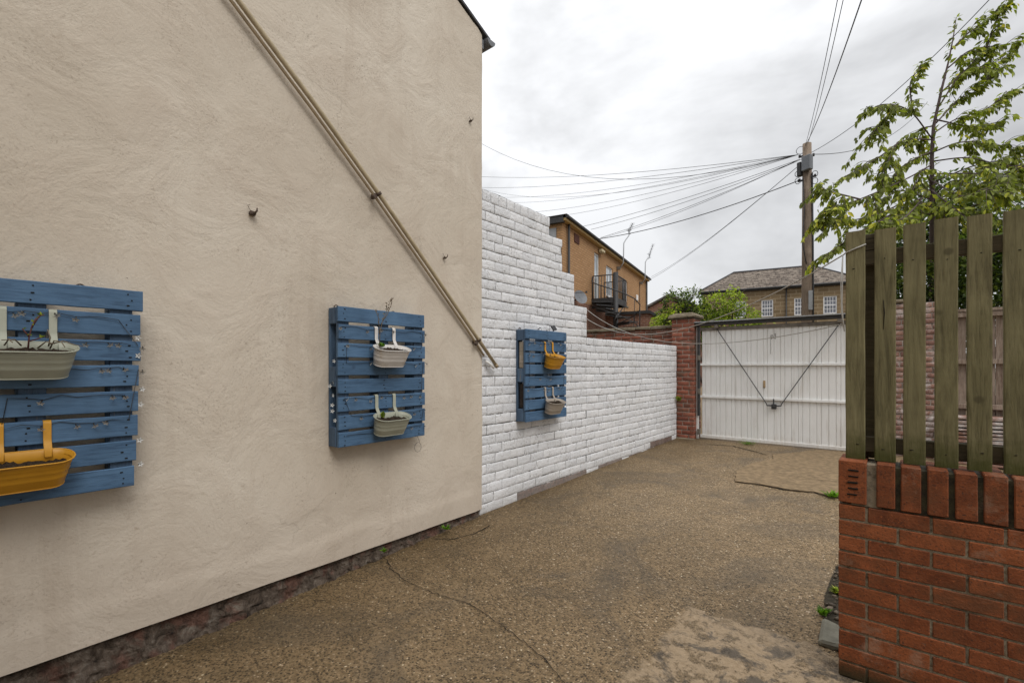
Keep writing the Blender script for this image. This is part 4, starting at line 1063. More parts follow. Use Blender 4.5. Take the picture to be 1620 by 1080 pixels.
# ------------------------------------------------------------------ buildings behind
def holed_wall(mb, x0, x1, z0, z1, ops, y=0, reveal=.1):
    xs = sorted({x0, x1, *[o[0] for o in ops], *[o[1] for o in ops]}); zs = sorted({z0, z1, *[o[2] for o in ops], *[o[3] for o in ops]})
    for a, b in zip(xs, xs[1:]):
        for c, d in zip(zs, zs[1:]):
            m = ((a+b)/2, (c+d)/2)
            if any(o[0] < m[0] < o[1] and o[2] < m[1] < o[3] for o in ops): continue
            mb.face([mb.v(p) for p in ((a, y, c), (b, y, c), (b, y, d), (a, y, d))])
    for a, b, c, d in ops:
        for q in (((a, c), (a, d)), ((b, d), (b, c)), ((a, d), (b, d)), ((b, c), (a, c))):
            (p0, p1), (p2, p3) = q; mb.face([mb.v(p) for p in ((p0, y, p1), (p2, y, p3), (p2, y+reveal, p3), (p0, y+reveal, p1))])
def window(parent, a, b, c, d, nx, nz_, glass, fw=.06, y=.05, bar=.025):
    mb = MB()
    mb.rng((a+.003, y, c+.003), (a+fw, y+.05, d-.003)); mb.rng((b-fw, y, c+.003), (b-.003, y+.05, d-.003)); mb.rng((a+fw+.002, y, d-fw), (b-fw-.002, y+.05, d-.003)); mb.rng((a+fw+.002, y, c+.003), (b-fw-.002, y+.05, c+fw))
    for i in range(1, nx):
        x = a+fw+(b-a-2*fw)*i/nx; mb.rng((x-bar/2, y+.012, c+fw+.002), (x+bar/2, y+.045, d-fw-.002))
    for j in range(1, nz_):
        z = c+fw+(d-c-2*fw)*j/nz_; wd = bar*(2.2 if j*2 == nz_ and nz_ > 2 else 1); mb.rng((a+fw+.002, y+.010, z-wd/2), (b-fw-.002, y+.047, z+wd/2))
    f = mb.build('window', MAT['white_upvc'], parent)
    mb = MB(); mb.strip([[(a+fw*.5, y+.03, c+fw*.5), (b-fw*.5, y+.03, c+fw*.5)], [(a+fw*.5, y+.03, d-fw*.5), (b-fw*.5, y+.03, d-fw*.5)]]); mb.build('pane', glass, f)
    mb = MB(); mb.rng((a-.06, -.05, c-.09), (b+.06, .06, c-.002), bev=.005); mb.build('sill', MAT['white_upvc'] if glass is MAT['glass'] else MAT['cap_stone'], f)

def buff():
    t = thing('buff_building', 'buff brick two-storey building with upstairs door and dark eaves', 'building', (-10.491, 18.942, 0), math.atan2(.982, -.19))
    x0, x1, ze = -4.17, 9.97, 7.02
    ops = [(-.42, .30, 4.52, 6.60), (1.35, 2.45, 4.92, 6.35), (4.25, 5.35, 4.80, 6.15)]
    mb = MB(); holed_wall(mb, x0, x1, 4.15, ze, ops); 
    mb.prism([(x0, 4.15), (x1, 4.15), (x1, ze), (x0, ze)], .12, 7.5, 1)
    mb.rng((x0, .002, 4.2), (x0+.02, .12, ze)); mb.rng((x1-.02, .002, 4.2), (x1, .12, ze))
    mb.build('wall', MAT['buff_brick'], t)
    mb = MB(); mb.rng((x0, .004, -.2), (x1, 7.5, 4.148)); mb.build('lower_wall', MAT['far_red_brick'], t)
    window(t, 1.35, 2.45, 4.92, 6.35, 2, 1, MAT['glass']); window(t, 4.25, 5.35, 4.80, 6.15, 2, 1, MAT['glass_dark'])
    mb = MB(); mb.rng((-.42, .05, 4.52), (-.36, .10, 6.6)); mb.rng((.24, .05, 4.52), (.30, .10, 6.6)); mb.rng((-.358, .05, 6.53), (.238, .10, 6.6)); d = mb.build('door', MAT['white_upvc'], t)
    mb = MB(); mb.rng((-.355, .07, 4.53), (.235, .09, 5.45)); mb.rng((-.355, .07, 5.46), (-.26, .09, 6.52)); mb.rng((.14, .07, 5.46), (.235, .09, 6.52)); mb.build('door_leaf', MAT['door'], d)
    mb = MB(); mb.strip([[(-.26, .08, 5.46), (.14, .08, 5.46)], [(-.26, .08, 6.52), (.14, .08, 6.52)]]); mb.build('pane', MAT['glass'], d)
    # eaves: fascia, gutter, hipped roof
    mb = MB(); mb.rng((x0-.15, -.20, ze-.10), (x1+.15, .0-.003, ze-.002), bev=.004); mb.build('soffit', MAT['yellow_wood'], t)
    mb = MB(); mb.tube([(x0-.2, -.26, ze+.02), (x1+.2, -.26, ze+.02)], .045, 8); mb.rng((x0-.2, -.24, ze+.0), (x1+.2, -.203, ze+.10)); mb.build('gutter', MAT['gate_dark'], t)
    mb = MB(); a, b = x0-.25, x1+.25; y0, y1 = -.27, 7.8; rz = ze+1.1
    E = [mb.v(p) for p in ((a, y0, ze+.10), (b, y0, ze+.10), (b, y1, ze+.10), (a, y1, ze+.10))]; Rg = [mb.v((a+3.4, 3.75, rz)), mb.v((b-3.4, 3.75, rz))]
    mb.face([E[0], E[1], Rg[1], Rg[0]]); mb.face([E[1], E[2], Rg[1]]); mb.face([E[2], E[3], Rg[0], Rg[1]]); mb.face([E[3], E[0], Rg[0]]); mb.face(E[::-1])
    mb.build('roof', MAT['grey_roof'], t)
    # end wall cladding seen beyond the white wall: dark fascia and pale board
    mb = MB(); mb.rng((x0-.05, .25, 6.2), (x0-.01, 7.3, 6.72)); mb.build('cladding_panel', MAT['grey_board'], t)
    mb = MB(); mb.rng((x0-.2, -.1, ze-.16), (x0-.02, 7.6, ze+.08)); mb.build('fascia', MAT['gate_dark'], t)
    for x in (x0+.42, x1-.18):
        mb = MB(); mb.tube([(x, -.09, ze-.1), (x, -.09, 1.0)], .05, 8); mb.build('downpipe', MAT['gate_dark'], t)
    mb = MB(); mb.rng((x0+1.2, -.03, 6.45), (x0+1.75, -.005, 6.8)); mb.build('vent_opening', simple('dark_red_vent', (.09, .035, .025), .8, .3, 10), t)
    mb = MB(); mb.box((.30, -.12, 6.75), (.40, .22, .16), bev=.04); mb.build('wall_lamp', simple('cream_lamp', (.55, .47, .30), .5, .1, 10), t)
    mb = MB(); mb.box((7.3, -.06, 5.52), (.26, .11, .36), bev=.04); mb.build('alarm_box', MAT['white_upvc'], t)
    # two aerials on brackets
    for x, h, bend, tilt in ((3.2, 1.6, .18, .3), (8.15, 1.45, .2, .8)):
        al = thing('tv_aerial', 'tv aerial on a cranked pole above the buff building, ' + ('left of the two' if x < 5 else 'nearer its far end'), 'tv aerial', (0, 0, 0), 0, 'tv aerials on the buff building')
        al.matrix_world = Matrix.Translation((-10.491, 18.942, 0))@Matrix.Rotation(math.atan2(.982, -.19), 4, 'Z')
        mb = MB(); top = V(x+.62, -.52, ze+h)
        mb.tube([(x, -.14, ze-.55), (x, -.34, ze-.25), (x, -.36, ze+.75), (x+.15, -.42, ze+.95), (x+.5, -.5, ze+h-.35), top], .03, 7); mb.build('mast', MAT['steel'], al)
        mb = MB(); mb.box((x, -.1, ze-.5), (.14, .18, .16), bev=.01); mb.build('bracket', MAT['gate_rust'], al)
        mb = MB(); bd = V(.55, -.75, tilt*.25).normalized(); a0 = top-bd*.35; a1 = top+bd*.55
        if x > 5: bd = V(-.75, -.5, .75).normalized(); a0 = top-bd*.25; a1 = top+bd*.6
        else: bd = V(-.8, -.5, .35).normalized(); a0 = top-bd*.22; a1 = top+bd*.5
        mb.tube([a0, a1], .018, 6); cr = bd.cross(V(0, 0, 1)).normalized()
        for k in range(9):
            p = a0.lerp(a1, k/8); mb.tube([p-cr*(.10 if k else .0), p+cr*(.10 if k else 0)], .008, 5)
        for s_ in (-1, 1):
            mb.tube([a0+V(0, 0, .1*s_)-cr*.13, a0+V(0, 0, .1*s_)+cr*.13], .010, 5); mb.tube([a0, a0+V(0, 0, .16*s_)], .012, 5)
        mb.build('antenna', MAT['gate_dark'], al)
        mb = MB(); mb.tube([(x, -.02, ze-.4), (x+.02, -.02, 4.4)], .014, 5); mb.build('cable', MAT['wire'], al)
    return t
buff()

def spiral():
    t = thing('spiral_staircase', 'black metal spiral staircase with landing against the buff building', 'staircase', (-10.491, 18.942, 0), math.atan2(.982, -.19))
    LZ = 4.42; cx, cy = -.8, -1.08; m = MAT['gate_dark']
    mb = MB(); mb.tube([(cx, cy, 0), (cx, cy, 5.5)], .11, 12); mb.build('column', m, t)
    mb = MB(); mb.rng((-.8, -1.06, LZ-.03), (.9, -.01, LZ+.02)); mb.rng((-.84, -1.0, LZ-.24), (-.802, -.01, LZ+.02)); mb.rng((-.7, -1.10, LZ-.24), (.9, -1.063, LZ+.02)); mb.rng((.902, -1.1, LZ-.24), (.94, -.01, LZ+.02)); mb.build('landing', m, t)
    mb = MB(); mb.tube([(cx, cy, LZ-.9), (.8, -1.03, LZ-.15)], .03, 6); mb.build('strut', m, t)
    def rail(pts, name='handrail', r=.024): 
        q = MB(); q.tube(pts, r, 6); q.build(name, m, t)
    rail([(-.82, -.06, LZ+1.0), (-.82, -1.0, LZ+1.0)]); rail([(-.75, -1.08, LZ+1.0), (.92, -1.08, LZ+1.0), (.92, -.03, LZ+1.0)])
    for p in [(-.82, -.06-i*.13) for i in range(8)]+[(-.72+i*.136, -1.08) for i in range(1, 13)]+[(.92, -1.08+i*.17) for i in range(1, 7)]:
        q = MB(); q.tube([(p[0], p[1], LZ), (p[0], p[1], LZ+1.0)], .014 if p != (-.82, -.06) else .035, 5); q.build('baluster', m, t)
    N_ = 15; rise = .19; R1 = 1.03; hp = []
    for i in range(N_):
        a = R(88)+R(28)*i; z = LZ-.17-rise*i
        q = MB(); c0, c1 = a, a+R(30)
        poly = [(cx+.1*math.cos(c0), cy+.1*math.sin(c0)), (cx+R1*math.cos(c0), cy+R1*math.sin(c0)), (cx+R1*math.cos((c0+c1)/2), cy+R1*math.sin((c0+c1)/2)), (cx+R1*math.cos(c1), cy+R1*math.sin(c1)), (cx+.1*math.cos(c1), cy+.1*math.sin(c1))]
        q.prism(poly, z-.03, z+.015, 2)
        q.box((cx+.55*math.cos(c0), cy+.55*math.sin(c0), z-.06), (.95, .02, .10), rot=Matrix.Rotation(c0, 3, 'Z')); q.build('tread', m, t)
        ce = (c0+c1)/2; x, y = cx+R1*math.cos(ce), cy+R1*math.sin(ce); hp.append((x, y, z+.95))
        if i >= 1: q = MB(); q.tube([(x, y, z), (x, y, z+.95)], .013, 5); q.build('baluster', m, t)
    rail(hp); rail([(x, y, z-.98) for x, y, z in hp], 'stringer', .018)
spiral()

def outbuilding():
    t = thing('brick_outbuilding', 'low red brick outbuilding with dark sloping roof edge behind the spiral staircase', 'outbuilding', (-10.491, 18.942, 0), math.atan2(.982, -.19))
    mb = MB(); mb.prism([(-.01, -.2), (-2.9, -.2), (-2.9, 3.40), (-2.05, 3.90), (-.01, 3.90)], 1.3, 5.5, 0); mb.build('wall', MAT['far_red_brick'], t)
    mb = MB(); mb.prism([(-.01, 3.902), (-2.06, 3.902), (-3.02, 3.34), (-3.06, 3.46), (-2.08, 4.03), (-.01, 4.03)], 1.2, 5.6, 0); mb.build('roof', MAT['gate_dark'], t)
    t = thing('satellite_dish', 'grey satellite dish on the buff building, half hidden by the white wall', 'satellite dish', (-10.491, 18.942, 0), math.atan2(.982, -.19))
    mb = MB(); c = V(-2.95, -.25, 4.2); ax = V(-.5, -.75, .35).normalized(); u_ = ax.orthogonal().normalized(); w_ = ax.cross(u_); rings = []
    for k in range(1, 6):
        r = .30*k/5; rings.append([mb.v(c+ax*(.28*(r*r)*2.2)+u_*r*math.cos(a*math.pi/10)+w_*r*math.sin(a*math.pi/10)) for a in range(20)])
    for p, q in zip(rings, rings[1:]):
        for k in range(20): mb.face([p[k], p[(k+1) % 20], q[(k+1) % 20], q[k]])
    mb.face(rings[0]); mb.build('dish', MAT['gutter'], t)
    mb = MB(); mb.tube([c, c+V(0, .3, -.12)], .025, 6); mb.build('bracket', MAT['gate_dark'], t)
    mb = MB(); mb.tube([c-w_*.3, c+ax*.42], .012, 5); mb.box(c+ax*.44, (.07, .07, .07), bev=.01); mb.build('feed_arm', MAT['gate_dark'], t)
outbuilding()
def grey_house():
    t = thing('distant_house', 'distant house with plain grey tiled roof just beyond the buff building', 'house', (-13.6, 36.0, 0), R(10))
    mb = MB(); mb.prism([(-4, 0), (4, 0), (4, 5), (0, 6.9), (-4, 5)], 0, 6, 1); mb.build('wall', MAT['far_red_brick'], t)
    mb = MB(); mb.prism([(-4.2, 4.95), (0, 6.95), (4.2, 4.95), (4.2, 5.1), (0, 7.12), (-4.2, 5.1)], -.2, 6.2, 1); mb.build('roof', MAT['grey_roof'], t)
grey_house()

def stone_house():
    t = thing('stone_house', 'sandstone house with hipped stone-slate roof and white sash windows', 'house', (-13.29, 43.41, 0), math.atan2(.176, .985))
    x0, x1, ze, Wd = -.1, 11.5, 8.05, 7.0
    wins = [(2.55, 3.43), (4.60, 5.47), (6.99, 7.86), (9.0, 9.9)]; ops = [(a, b, 5.67, 7.08) for a, b in wins]
    mb = MB(); holed_wall(mb, x0, x1, -.2, ze, ops, reveal=.14); mb.prism([(x0, -.2), (x1, -.2), (x1, ze), (x0, ze)], .16, Wd, 1); mb.rng((x0, .002, -.2), (x0+.02, .16, ze)); mb.rng((x1-.02, .002, -.2), (x1, .16, ze)); mb.build('wall', MAT['stone'], t)
    for a, b in wins: window(t, a, b, 5.67, 7.08, 4, 4, MAT['glass_dark'], fw=.075, y=.04, bar=.035)
    mb = MB(); a, b = x0-.3, x1+.3; y0, y1 = -.3, Wd+.3; rz = 10.25
    E = [mb.v(p) for p in ((a, y0, ze+.06), (b, y0, ze+.06), (b, y1, ze+.06), (a, y1, ze+.06))]; Rg = [mb.v((2.2, Wd/2, rz)), mb.v((8.5, Wd/2, rz))]
    mb.face([E[0], E[1], Rg[1], Rg[0]]); mb.face([E[1], E[2], Rg[1]]); mb.face([E[2], E[3], Rg[0], Rg[1]]); mb.face([E[3], E[0], Rg[0]]); mb.face(E[::-1])
    rf = mb.build('roof', MAT['stone_roof'], t)
    mb = MB(); mb.tube([(2.2, Wd/2, rz+.02), (8.5, Wd/2, rz+.02)], .09, 8)
    for q in ((2.2, a, y0), (8.5, b, y0)): mb.tube([(q[0], Wd/2, rz+.02), (q[1], q[2], ze+.08)], .07, 6)
    mb.build('ridge', MAT['roof_slate'], rf)
    mb = MB(); mb.tube([(a, y0-.06, ze+.0), (b, y0-.06, ze+.0)], .085, 8); mb.rng((a, y0+.03, ze-.14), (b, -.003, ze+.055)); mb.build('gutter', MAT['gate_dark'], t)
    mb = MB(); mb.tube([(6.42, -.08, ze), (6.42, -.08, .5)], .05, 8); mb.build('downpipe', MAT['gate_dark'], t)
stone_house()

# ------------------------------------------------------------------ vegetation
def leaf(mb, p, d, n, L, W, tone):
    d = d.normalized(); s_ = d.cross(n)
    if s_.length < 1e-4: s_ = d.orthogonal()
    s_.normalize(); n = s_.cross(d); mb.tone = (tone, 1, 1)
    a = mb.v(p); b1 = mb.v(p+d*L*.35+s_*W*.5+n*L*.06); b2 = mb.v(p+d*L*.35-s_*W*.5+n*L*.06); c1 = mb.v(p+d*L*.70+s_*W*.36-n*L*.02); c2 = mb.v(p+d*L*.70-s_*W*.36-n*L*.02); m1 = mb.v(p+d*L*.36); m2 = mb.v(p+d*L*.70-n*L*.05); e = mb.v(p+d*L-n*L*.16)
    mb.face([a, b1, m1]); mb.face([a, m1, b2]); mb.face([b1, c1, m2, m1]); mb.face([b2, m1, m2, c2]); mb.face([c1, e, m2]); mb.face([c2, m2, e])
BR = [
[ (0.49,10.74,5.38),(0.20,10.12,5.67),(-0.12,9.47,5.62),(-0.40,8.98,5.36) ],
[ (0.24,10.29,5.71),(0.21,10.26,6.22),(0.40,10.29,6.47) ],
[ (0.04,9.86,5.70),(-0.18,9.55,5.37),(-0.33,9.29,5.01) ],
[ (0.49,10.74,5.35),(0.12,10.19,5.24),(-0.23,9.38,4.75),(-0.67,8.63,4.29) ],
[ (0.04,9.99,5.16),(-0.12,9.60,4.66),(-0.19,9.41,4.37) ],
[ (0.48,10.74,4.91),(0.12,9.93,4.50),(-0.41,8.85,4.01),(-0.73,8.19,3.76),(-0.91,7.92,3.53) ],
[ (-0.41,8.85,4.01),(-0.68,8.24,4.00),(-0.88,7.94,4.04) ],
[ (0.48,10.74,4.58),(-0.04,9.54,3.97),(-0.48,8.66,3.66),(-0.75,8.18,3.63),(-0.89,7.93,3.44) ],
[ (0.42,10.69,4.39),(-0.12,9.35,3.79),(-0.54,8.48,3.33),(-0.81,8.00,3.00) ],
[ (0.46,10.72,4.49),(0.11,8.88,3.63),(-0.17,8.01,3.42),(0.07,8.07,3.33) ],
[ (0.51,10.76,5.45),(0.81,11.13,5.74),(1.25,11.62,5.99),(1.50,11.84,6.24),(1.71,12.14,6.38) ],
[ (0.55,10.79,5.63),(0.86,11.31,6.13),(1.17,11.70,6.41),(1.44,11.91,6.81) ],
[ (0.58,10.82,5.90),(0.88,11.07,6.45),(1.22,11.34,6.61),(1.59,11.65,6.84) ],
[ (0.63,10.86,6.17),(0.99,11.41,6.70),(1.16,11.68,6.99) ],
[ (0.71,10.93,6.58),(1.01,11.17,6.88),(1.43,11.51,6.97),(1.78,11.94,7.14) ],
[ (0.76,10.97,6.90),(0.96,11.13,7.15),(1.22,11.34,7.40),(1.42,11.51,7.62) ],
[ (1.22,11.34,6.88),(1.28,11.40,7.15),(1.32,11.42,7.31) ],
[ (0.52,10.77,5.14),(0.86,10.79,5.21),(1.23,10.84,5.08),(1.59,10.87,4.91) ],
[ (0.51,10.76,4.98),(0.92,10.58,4.86),(1.32,10.39,4.56),(1.54,10.31,4.48) ],
[ (0.49,10.75,4.76),(0.87,10.02,4.44),(1.16,9.61,4.20),(1.39,9.41,3.89) ],
[ (0.49,10.75,4.66),(0.77,9.68,4.02),(0.99,9.21,3.93),(1.22,9.15,3.77) ],
[ (0.49,10.75,4.49),(0.68,9.35,3.76),(0.82,9.07,3.49) ],
[ (0.49,10.75,5.14),(0.29,10.32,4.95),(0.04,9.99,4.69),(-0.04,9.79,4.34) ],
[ (0.49,10.75,5.58),(0.39,10.92,5.63),(0.31,11.11,5.44) ],
[ (0.55,10.79,5.69),(1.10,11.76,5.78),(1.58,12.41,6.00) ],
]
def cherry():
    random.seed(77)
    t = thing('cherry_tree', 'slender cherry tree with drooping leafy branches above the picket fence', 'tree', (0, 0, 0))
    tr = [(.52, 10.77, -.1), (.511, 10.764, 2.652), (.503, 10.757, 4.169), (.495, 10.75, 5.036), (.52, 10.771, 5.578), (.629, 10.86, 6.229), (.713, 10.929, 6.662), (.78, 10.984, 7.096), (.822, 11.018, 7.45)]
    mb = MB(); mb.tube(tr, [.075, .055, .040, .031, .026, .019, .014, .009, .004], 10); mb.build('trunk', MAT['bark'], t)
    bb = MB(); lf = MB()
    def smooth(pts, n=7):
        P = [Vector(p) for p in pts]; P = [P[0]*2-P[1]]+P+[P[-1]*2-P[-2]]; out = []
        for i in range(1, len(P)-2):
            for k in range(n):
                u = k/n; a, b, c, d = P[i-1:i+3]
                out.append(.5*((2*b)+(c-a)*u+(2*a-5*b+4*c-d)*u*u+(-a+3*b-3*c+d)*u**3))
        out.append(P[-2]); return out
    def dress(C, dens, start, ylw, hang=1.0, lmin=.08, lmax=.125):
        n = len(C); tot = sum((C[i+1]-C[i]).length for i in range(n-1)); cnt = int(tot*dens*.54)
        for q in range(cnt):
            f = start+(1-start)*random.random(); x = f*(n-1); i = min(n-2, int(x)); p = C[i].lerp(C[i+1], x-i); td = (C[i+1]-C[i]).normalized()
            side = td.cross(V(0, 0, 1)); side = side.normalized() if side.length > .01 else V(1, 0, 0)
            s_ = random.choice((-1, 1)); d = td*random.uniform(.2, .9)+side*s_*random.uniform(.2, .75)+V(rj(.25), rj(.25), -random.uniform(.05, 1.25)*hang)
            nn = V(rj(.9), rj(.9)-.35, .8); L = random.uniform(lmin, lmax)*(1-.25*(f > .95))
            tone = random.betavariate(2, 2.6)*.86
            if random.random() < ylw: tone = random.uniform(.86, 1)
            pp = p+d.normalized()*random.uniform(.010, .035)
            leaf(lf, pp, d, nn, L, L*random.uniform(.38, .5), tone)
    EX = []
    for q in range(11):
        z = random.uniform(3.9, 4.75); an = random.uniform(-2.9, .25); ln = random.uniform(.9, 2.0); dx, dy = math.cos(an), math.sin(an)
        p0 = V(.5, 10.76, z); EX.append([tuple(p0), tuple(p0+V(dx*ln*.4, dy*ln*.4, random.uniform(-.05, .2))), tuple(p0+V(dx*ln*.8, dy*ln*.8, random.uniform(-.35, .1))), tuple(p0+V(dx*ln, dy*ln, random.uniform(-.65, -.1)))])
    for bi, b in enumerate(BR+EX):
        C = smooth(b); low = b[-1][2] < 4.2
        bb.tube(C, [.011*(1-.85*i/len(C))+.002 for i in range(len(C))], 6)
        dress(C, 100 if not low else 118, .16 if bi not in (0, 3, 5) else .25, .04 if not low else .13)
        for q in range(random.randint(8, 13)):
            f = random.uniform(.25, .95); x = f*(len(C)-1); i = min(len(C)-2, int(x)); p = C[i]; td = (C[i+1]-C[i]).normalized(); side = td.cross(V(0, 0, 1)).normalized()*random.choice((-1, 1))
            ln = random.uniform(.18, .42); d = td*random.uniform(.3, .9)+side*random.uniform(.2, 1.0)+V(0, 0, random.uniform(-.75, .55))
            T = [p, p+d*ln*.5+V(0, 0, .02), p+d*ln+V(0, 0, -.06*ln/.3)]; T = smooth(T, 4)
            bb.tube(T, [.0055*(1-.7*i/len(T)) for i in range(len(T))], 5); dress(T, 84, .1, .05 if not low else .15)
    C = [Vector(p) for p in tr[4:]]; dress(C, 55, .0, .02, .7)
    C = [Vector(p) for p in tr[2:5]]; dress(C, 50, .1, .05, .9)
    bb.build('branches', MAT['bark'], t); lf.build('crown', MAT['cherry_leaf'], t, recalc=False)
cherry()

def bushy(name, label, base, clumps, nleaf, ls, m, seed, twigs=0, cat='bush', group=None, ylw=.06, holes=.0):
    """trunk with limbs reaching each clump; crown of single leaves, denser on clump shells"""
    random.seed(seed); base = Vector(base); t = thing(name, label, cat, base, 0, group)
    tk = MB(); lf = MB(); tot = sum(c[1][0]*c[1][1]+c[1][2]*c[1][0] for c in clumps)
    for c, r in clumps:
        c = Vector(c)-base
        tk.tube([(rj(.05), rj(.05), -.1), c*.45+V(rj(.1), rj(.1), 0), c*.8, c+V(0, 0, r[2]*.4)], [.05, .035, .02, .008], 6)
        for q in range(twigs):
            a = random.uniform(0, 6.28); e = c+V(math.cos(a)*r[0], math.sin(a)*r[1], random.uniform(-.2, 1.05)*r[2]); tk.tube([c, c.lerp(e, .6)+V(0, 0, .06), e+V(0, 0, .05)], [.010, .007, .003], 4)
        n = int(nleaf*(r[0]*r[1]+r[2]*r[0])/tot); ct = random.uniform(-.15, .15)
        for q in range(n):
            d = V(random.gauss(0, 1), random.gauss(0, 1), random.gauss(0, 1)).normalized(); rad = random.uniform(.35, 1.0)**.55
            if random.random() < .12: rad *= random.uniform(1.0, 1.3)
            p = c+V(d.x*r[0], d.y*r[1], d.z*r[2])*rad
            if nz(p.x*2.6, p.y*2.6, p.z*2.6+seed) < -.22+holes: continue
            dd = (d*.6+V(rj(1), rj(1), rj(.8)-.25)); L = ls*random.uniform(.7, 1.25)
            tone = max(0, min(.86, .42+ct+.30*d.z*rad+rj(.28)+.5*nz(p.x*4, p.y*4, p.z*4)))
            if random.random() < ylw: tone = random.uniform(.85, 1)
            leaf(lf, p, dd, V(rj(.7), rj(.7), 1), L, L*.52, tone)
    tk.build('trunk', MAT['bark'], t); lf.build('crown', m, t, recalc=False)
bushy('shrub', 'dark green bush with upright twigs beside the buff building and gate pier', (-4.7, 13.2, 0),
      [((-4.72, 13.1, 3.25), (.42, .5, .40)), ((-4.45, 13.4, 3.3), (.40, .5, .42)), ((-5.05, 13.2, 2.85), (.35, .5, .35)), ((-4.3, 13.3, 2.75), (.5, .5, .5)), ((-4.75, 13.3, 2.4), (.7, .6, .6))], 4200, .085, MAT['dark_leaf'], 5, twigs=7, ylw=.22)
bushy('shrub', 'bright yellow-green bush above the gate in front of the stone house', (-3.8, 14.4, 0),
      [((-4.35, 13.8, 2.95), (.6, .6, .45)), ((-3.95, 14.2, 3.15), (.55, .6, .45)), ((-3.55, 14.3, 3.30), (.32, .5, .42)), ((-3.35, 14.6, 2.75), (.55, .6, .42)), ((-4.0, 14.2, 2.45), (1.0, .7, .6)), ((-2.95, 14.8, 2.5), (.35, .5, .3)), ((-4.75, 12.7, 2.62), (.55, .4, .36)), ((-5.1, 12.9, 2.45), (.4, .4, .3)), ((-4.6, 12.9, 2.9), (.4, .3, .3))], 8200, .085, MAT['shrub_leaf'], 8, twigs=6, ylw=.12)
bushy('evergreen_tree', 'dark dense fine-leaved tree behind the cherry tree', (.9, 15.0, 0),
      [((.85, 15.0, 5.5), (.75, .9, .5)), ((.85, 15.0, 4.95), (.95, .9, .55)), ((.2, 14.6, 4.75), (.8, .9, .5)), ((1.6, 15.4, 4.9), (.85, .9, .5)), ((2.4, 16.0, 4.6), (.8, .9, .5)), ((.0, 14.4, 4.0), (.8, .9, .45)), ((.9, 14.8, 4.1), (1.0, .9, .55)), ((1.9, 15.6, 4.1), (.8, .9, .5)), ((.3, 14.6, 3.4), (1.0, .8, .7)), ((1.3, 14.9, 3.4), (1.1, .8, .8)), ((2.4, 15.6, 3.5), (1.0, .8, .9)), ((3.4, 16.3, 3.8), (1.0, .8, 1.2))], 17000, .11, MAT['dark_leaf'], 9, twigs=5, cat='tree', ylw=.05)
bushy('ivy_hedge', 'dark green ivy hedge behind the brick wall, seen between the pickets', (1.4, 10.0, 0),
      [((-.05, 9.9, 2.6), (.36, .35, .32)), ((.35, 9.9, 2.9), (.5, .4, .5)), ((.9, 9.9, 2.85), (.6, .4, .6)), ((1.5, 9.95, 3.0), (.6, .4, .6)), ((2.1, 9.95, 3.0), (.6, .4, .65)), ((.6, 9.9, 2.25), (.7, .3, .5)), ((1.4, 9.95, 2.3), (.8, .35, .5)), ((2.3, 9.95, 2.3), (.8, .35, .5)), ((3.0, 10.0, 2.8), (.7, .4, .8))], 15000, .085, MAT['dark_leaf'], 10, cat='hedge', ylw=.16)

# ------------------------------------------------------------------ camera, light, sky
cam = bpy.data.cameras.new('camera'); co = bpy.data.objects.new('camera', cam); COL.objects.link(co)
cam.sensor_width = 36; cam.lens = 36*738/1620; cam.shift_y = 39/1620; cam.clip_start = .05; cam.clip_end = 2000
co.location = (0, 0, 1.47); co.rotation_euler = (R(90), 0, math.atan(605/738.)); scene.camera = co

sun_dir = V(.80, -.30, .95).normalized()      # towards the sun
el = math.asin(sun_dir.z); az = math.atan2(sun_dir.x, sun_dir.y)
sl = bpy.data.lights.new('sun', 'SUN'); so = bpy.data.objects.new('sun', sl); COL.objects.link(so)
sl.energy = 1.5; sl.angle = R(28); sl.color = (1, .965, .92); so.rotation_euler = sun_dir.to_track_quat('Z', 'Y').to_euler()

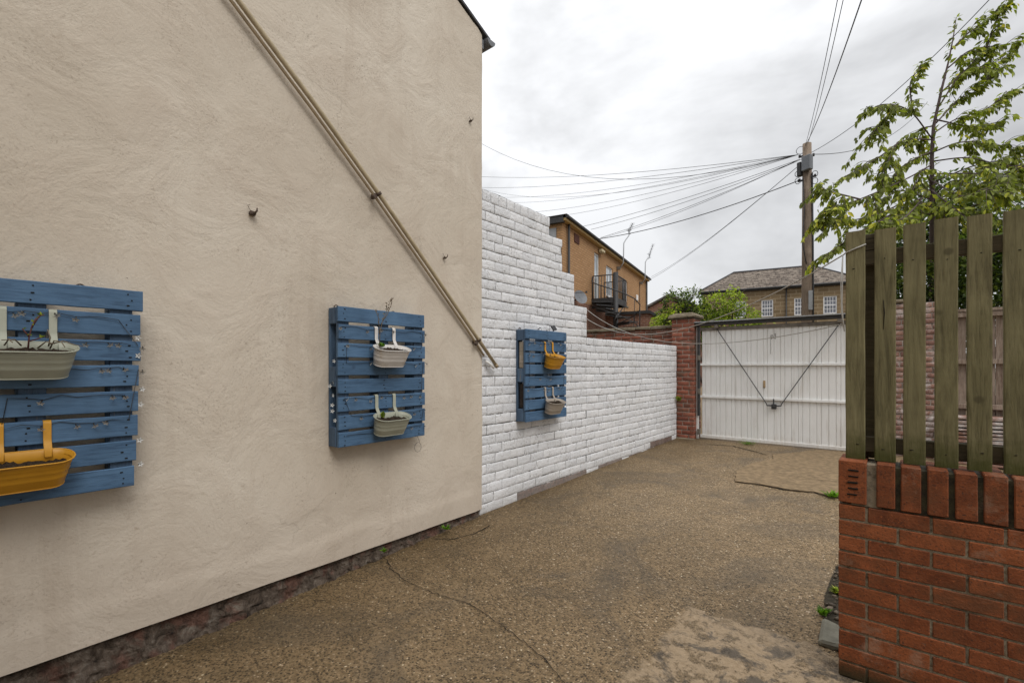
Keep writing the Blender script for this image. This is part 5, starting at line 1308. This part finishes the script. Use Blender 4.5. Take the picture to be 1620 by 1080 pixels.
wd = bpy.data.worlds.new('World'); scene.world = wd; wd.use_nodes = True; nt = wd.node_tree
for n in list(nt.nodes): nt.nodes.remove(n)
g = G(nt); out = g.n('ShaderNodeOutputWorld'); bg = g.n('ShaderNodeBackground'); bg.inputs[1].default_value = .1
sky = g.n('ShaderNodeTexSky', sky_type='NISHITA'); sky.sun_disc = False; sky.sun_elevation = el; sky.sun_rotation = az; sky.air_density = 1; sky.dust_density = 2
tc = g.n('ShaderNodeTexCoord'); dv = tc.outputs['Generated']
sp = g.n('ShaderNodeSeparateXYZ'); g.l(dv, sp.inputs[0])
mp = g.n('ShaderNodeMapping'); g.l(dv, mp.inputs[0]); mp.inputs['Scale'].default_value = (1, 1, 1.9); mp.inputs['Location'].default_value = (.35, .1, .2)
n1 = g.noise(mp.outputs[0], 1.7, 6, .52, .35); n2 = g.noise(mp.outputs[0], 5.0, 5, .55, .2)
dk = g.ramp(g.math('ADD', g.math('MULTIPLY', n1, .75), g.math('MULTIPLY', n2, .25)), [(.36, .52), (.49, .80), (.59, 1.03)])
elev = g.ramp(sp.outputs[2], [(0, .80), (.25, .86), (.45, 1.0), (.75, 1.65), (1.0, 2.1)])
dt = g.n('ShaderNodeVectorMath', operation='DOT_PRODUCT'); g.l(dv, dt.inputs[0]); dt.inputs[1].default_value = V(-.72, .45, .53).normalized()
glow = g.ramp(dt.outputs['Value'], [(.5, .90), (.80, 1.0), (.98, 1.10)])
lum = g.math('MULTIPLY', g.math('MULTIPLY', g.math('MULTIPLY', dk, glow), elev), 10.6)
cb = g.n('ShaderNodeCombineColor'); g.l(g.math('MULTIPLY', lum, .985), cb.inputs[0]); g.l(g.math('MULTIPLY', lum, .995), cb.inputs[1]); g.l(g.math('MULTIPLY', lum, 1.015), cb.inputs[2])
g.l(g.mix(.94, sky.outputs[0], cb.outputs[0]), bg.inputs[0]); g.l(bg.outputs[0], out.inputs[0])

scene.render.engine = 'CYCLES'
scene.cycles.max_bounces = 6; scene.cycles.use_denoising = True
scene.view_settings.view_transform = 'Standard'; scene.view_settings.look = 'None'; scene.view_settings.exposure = 0
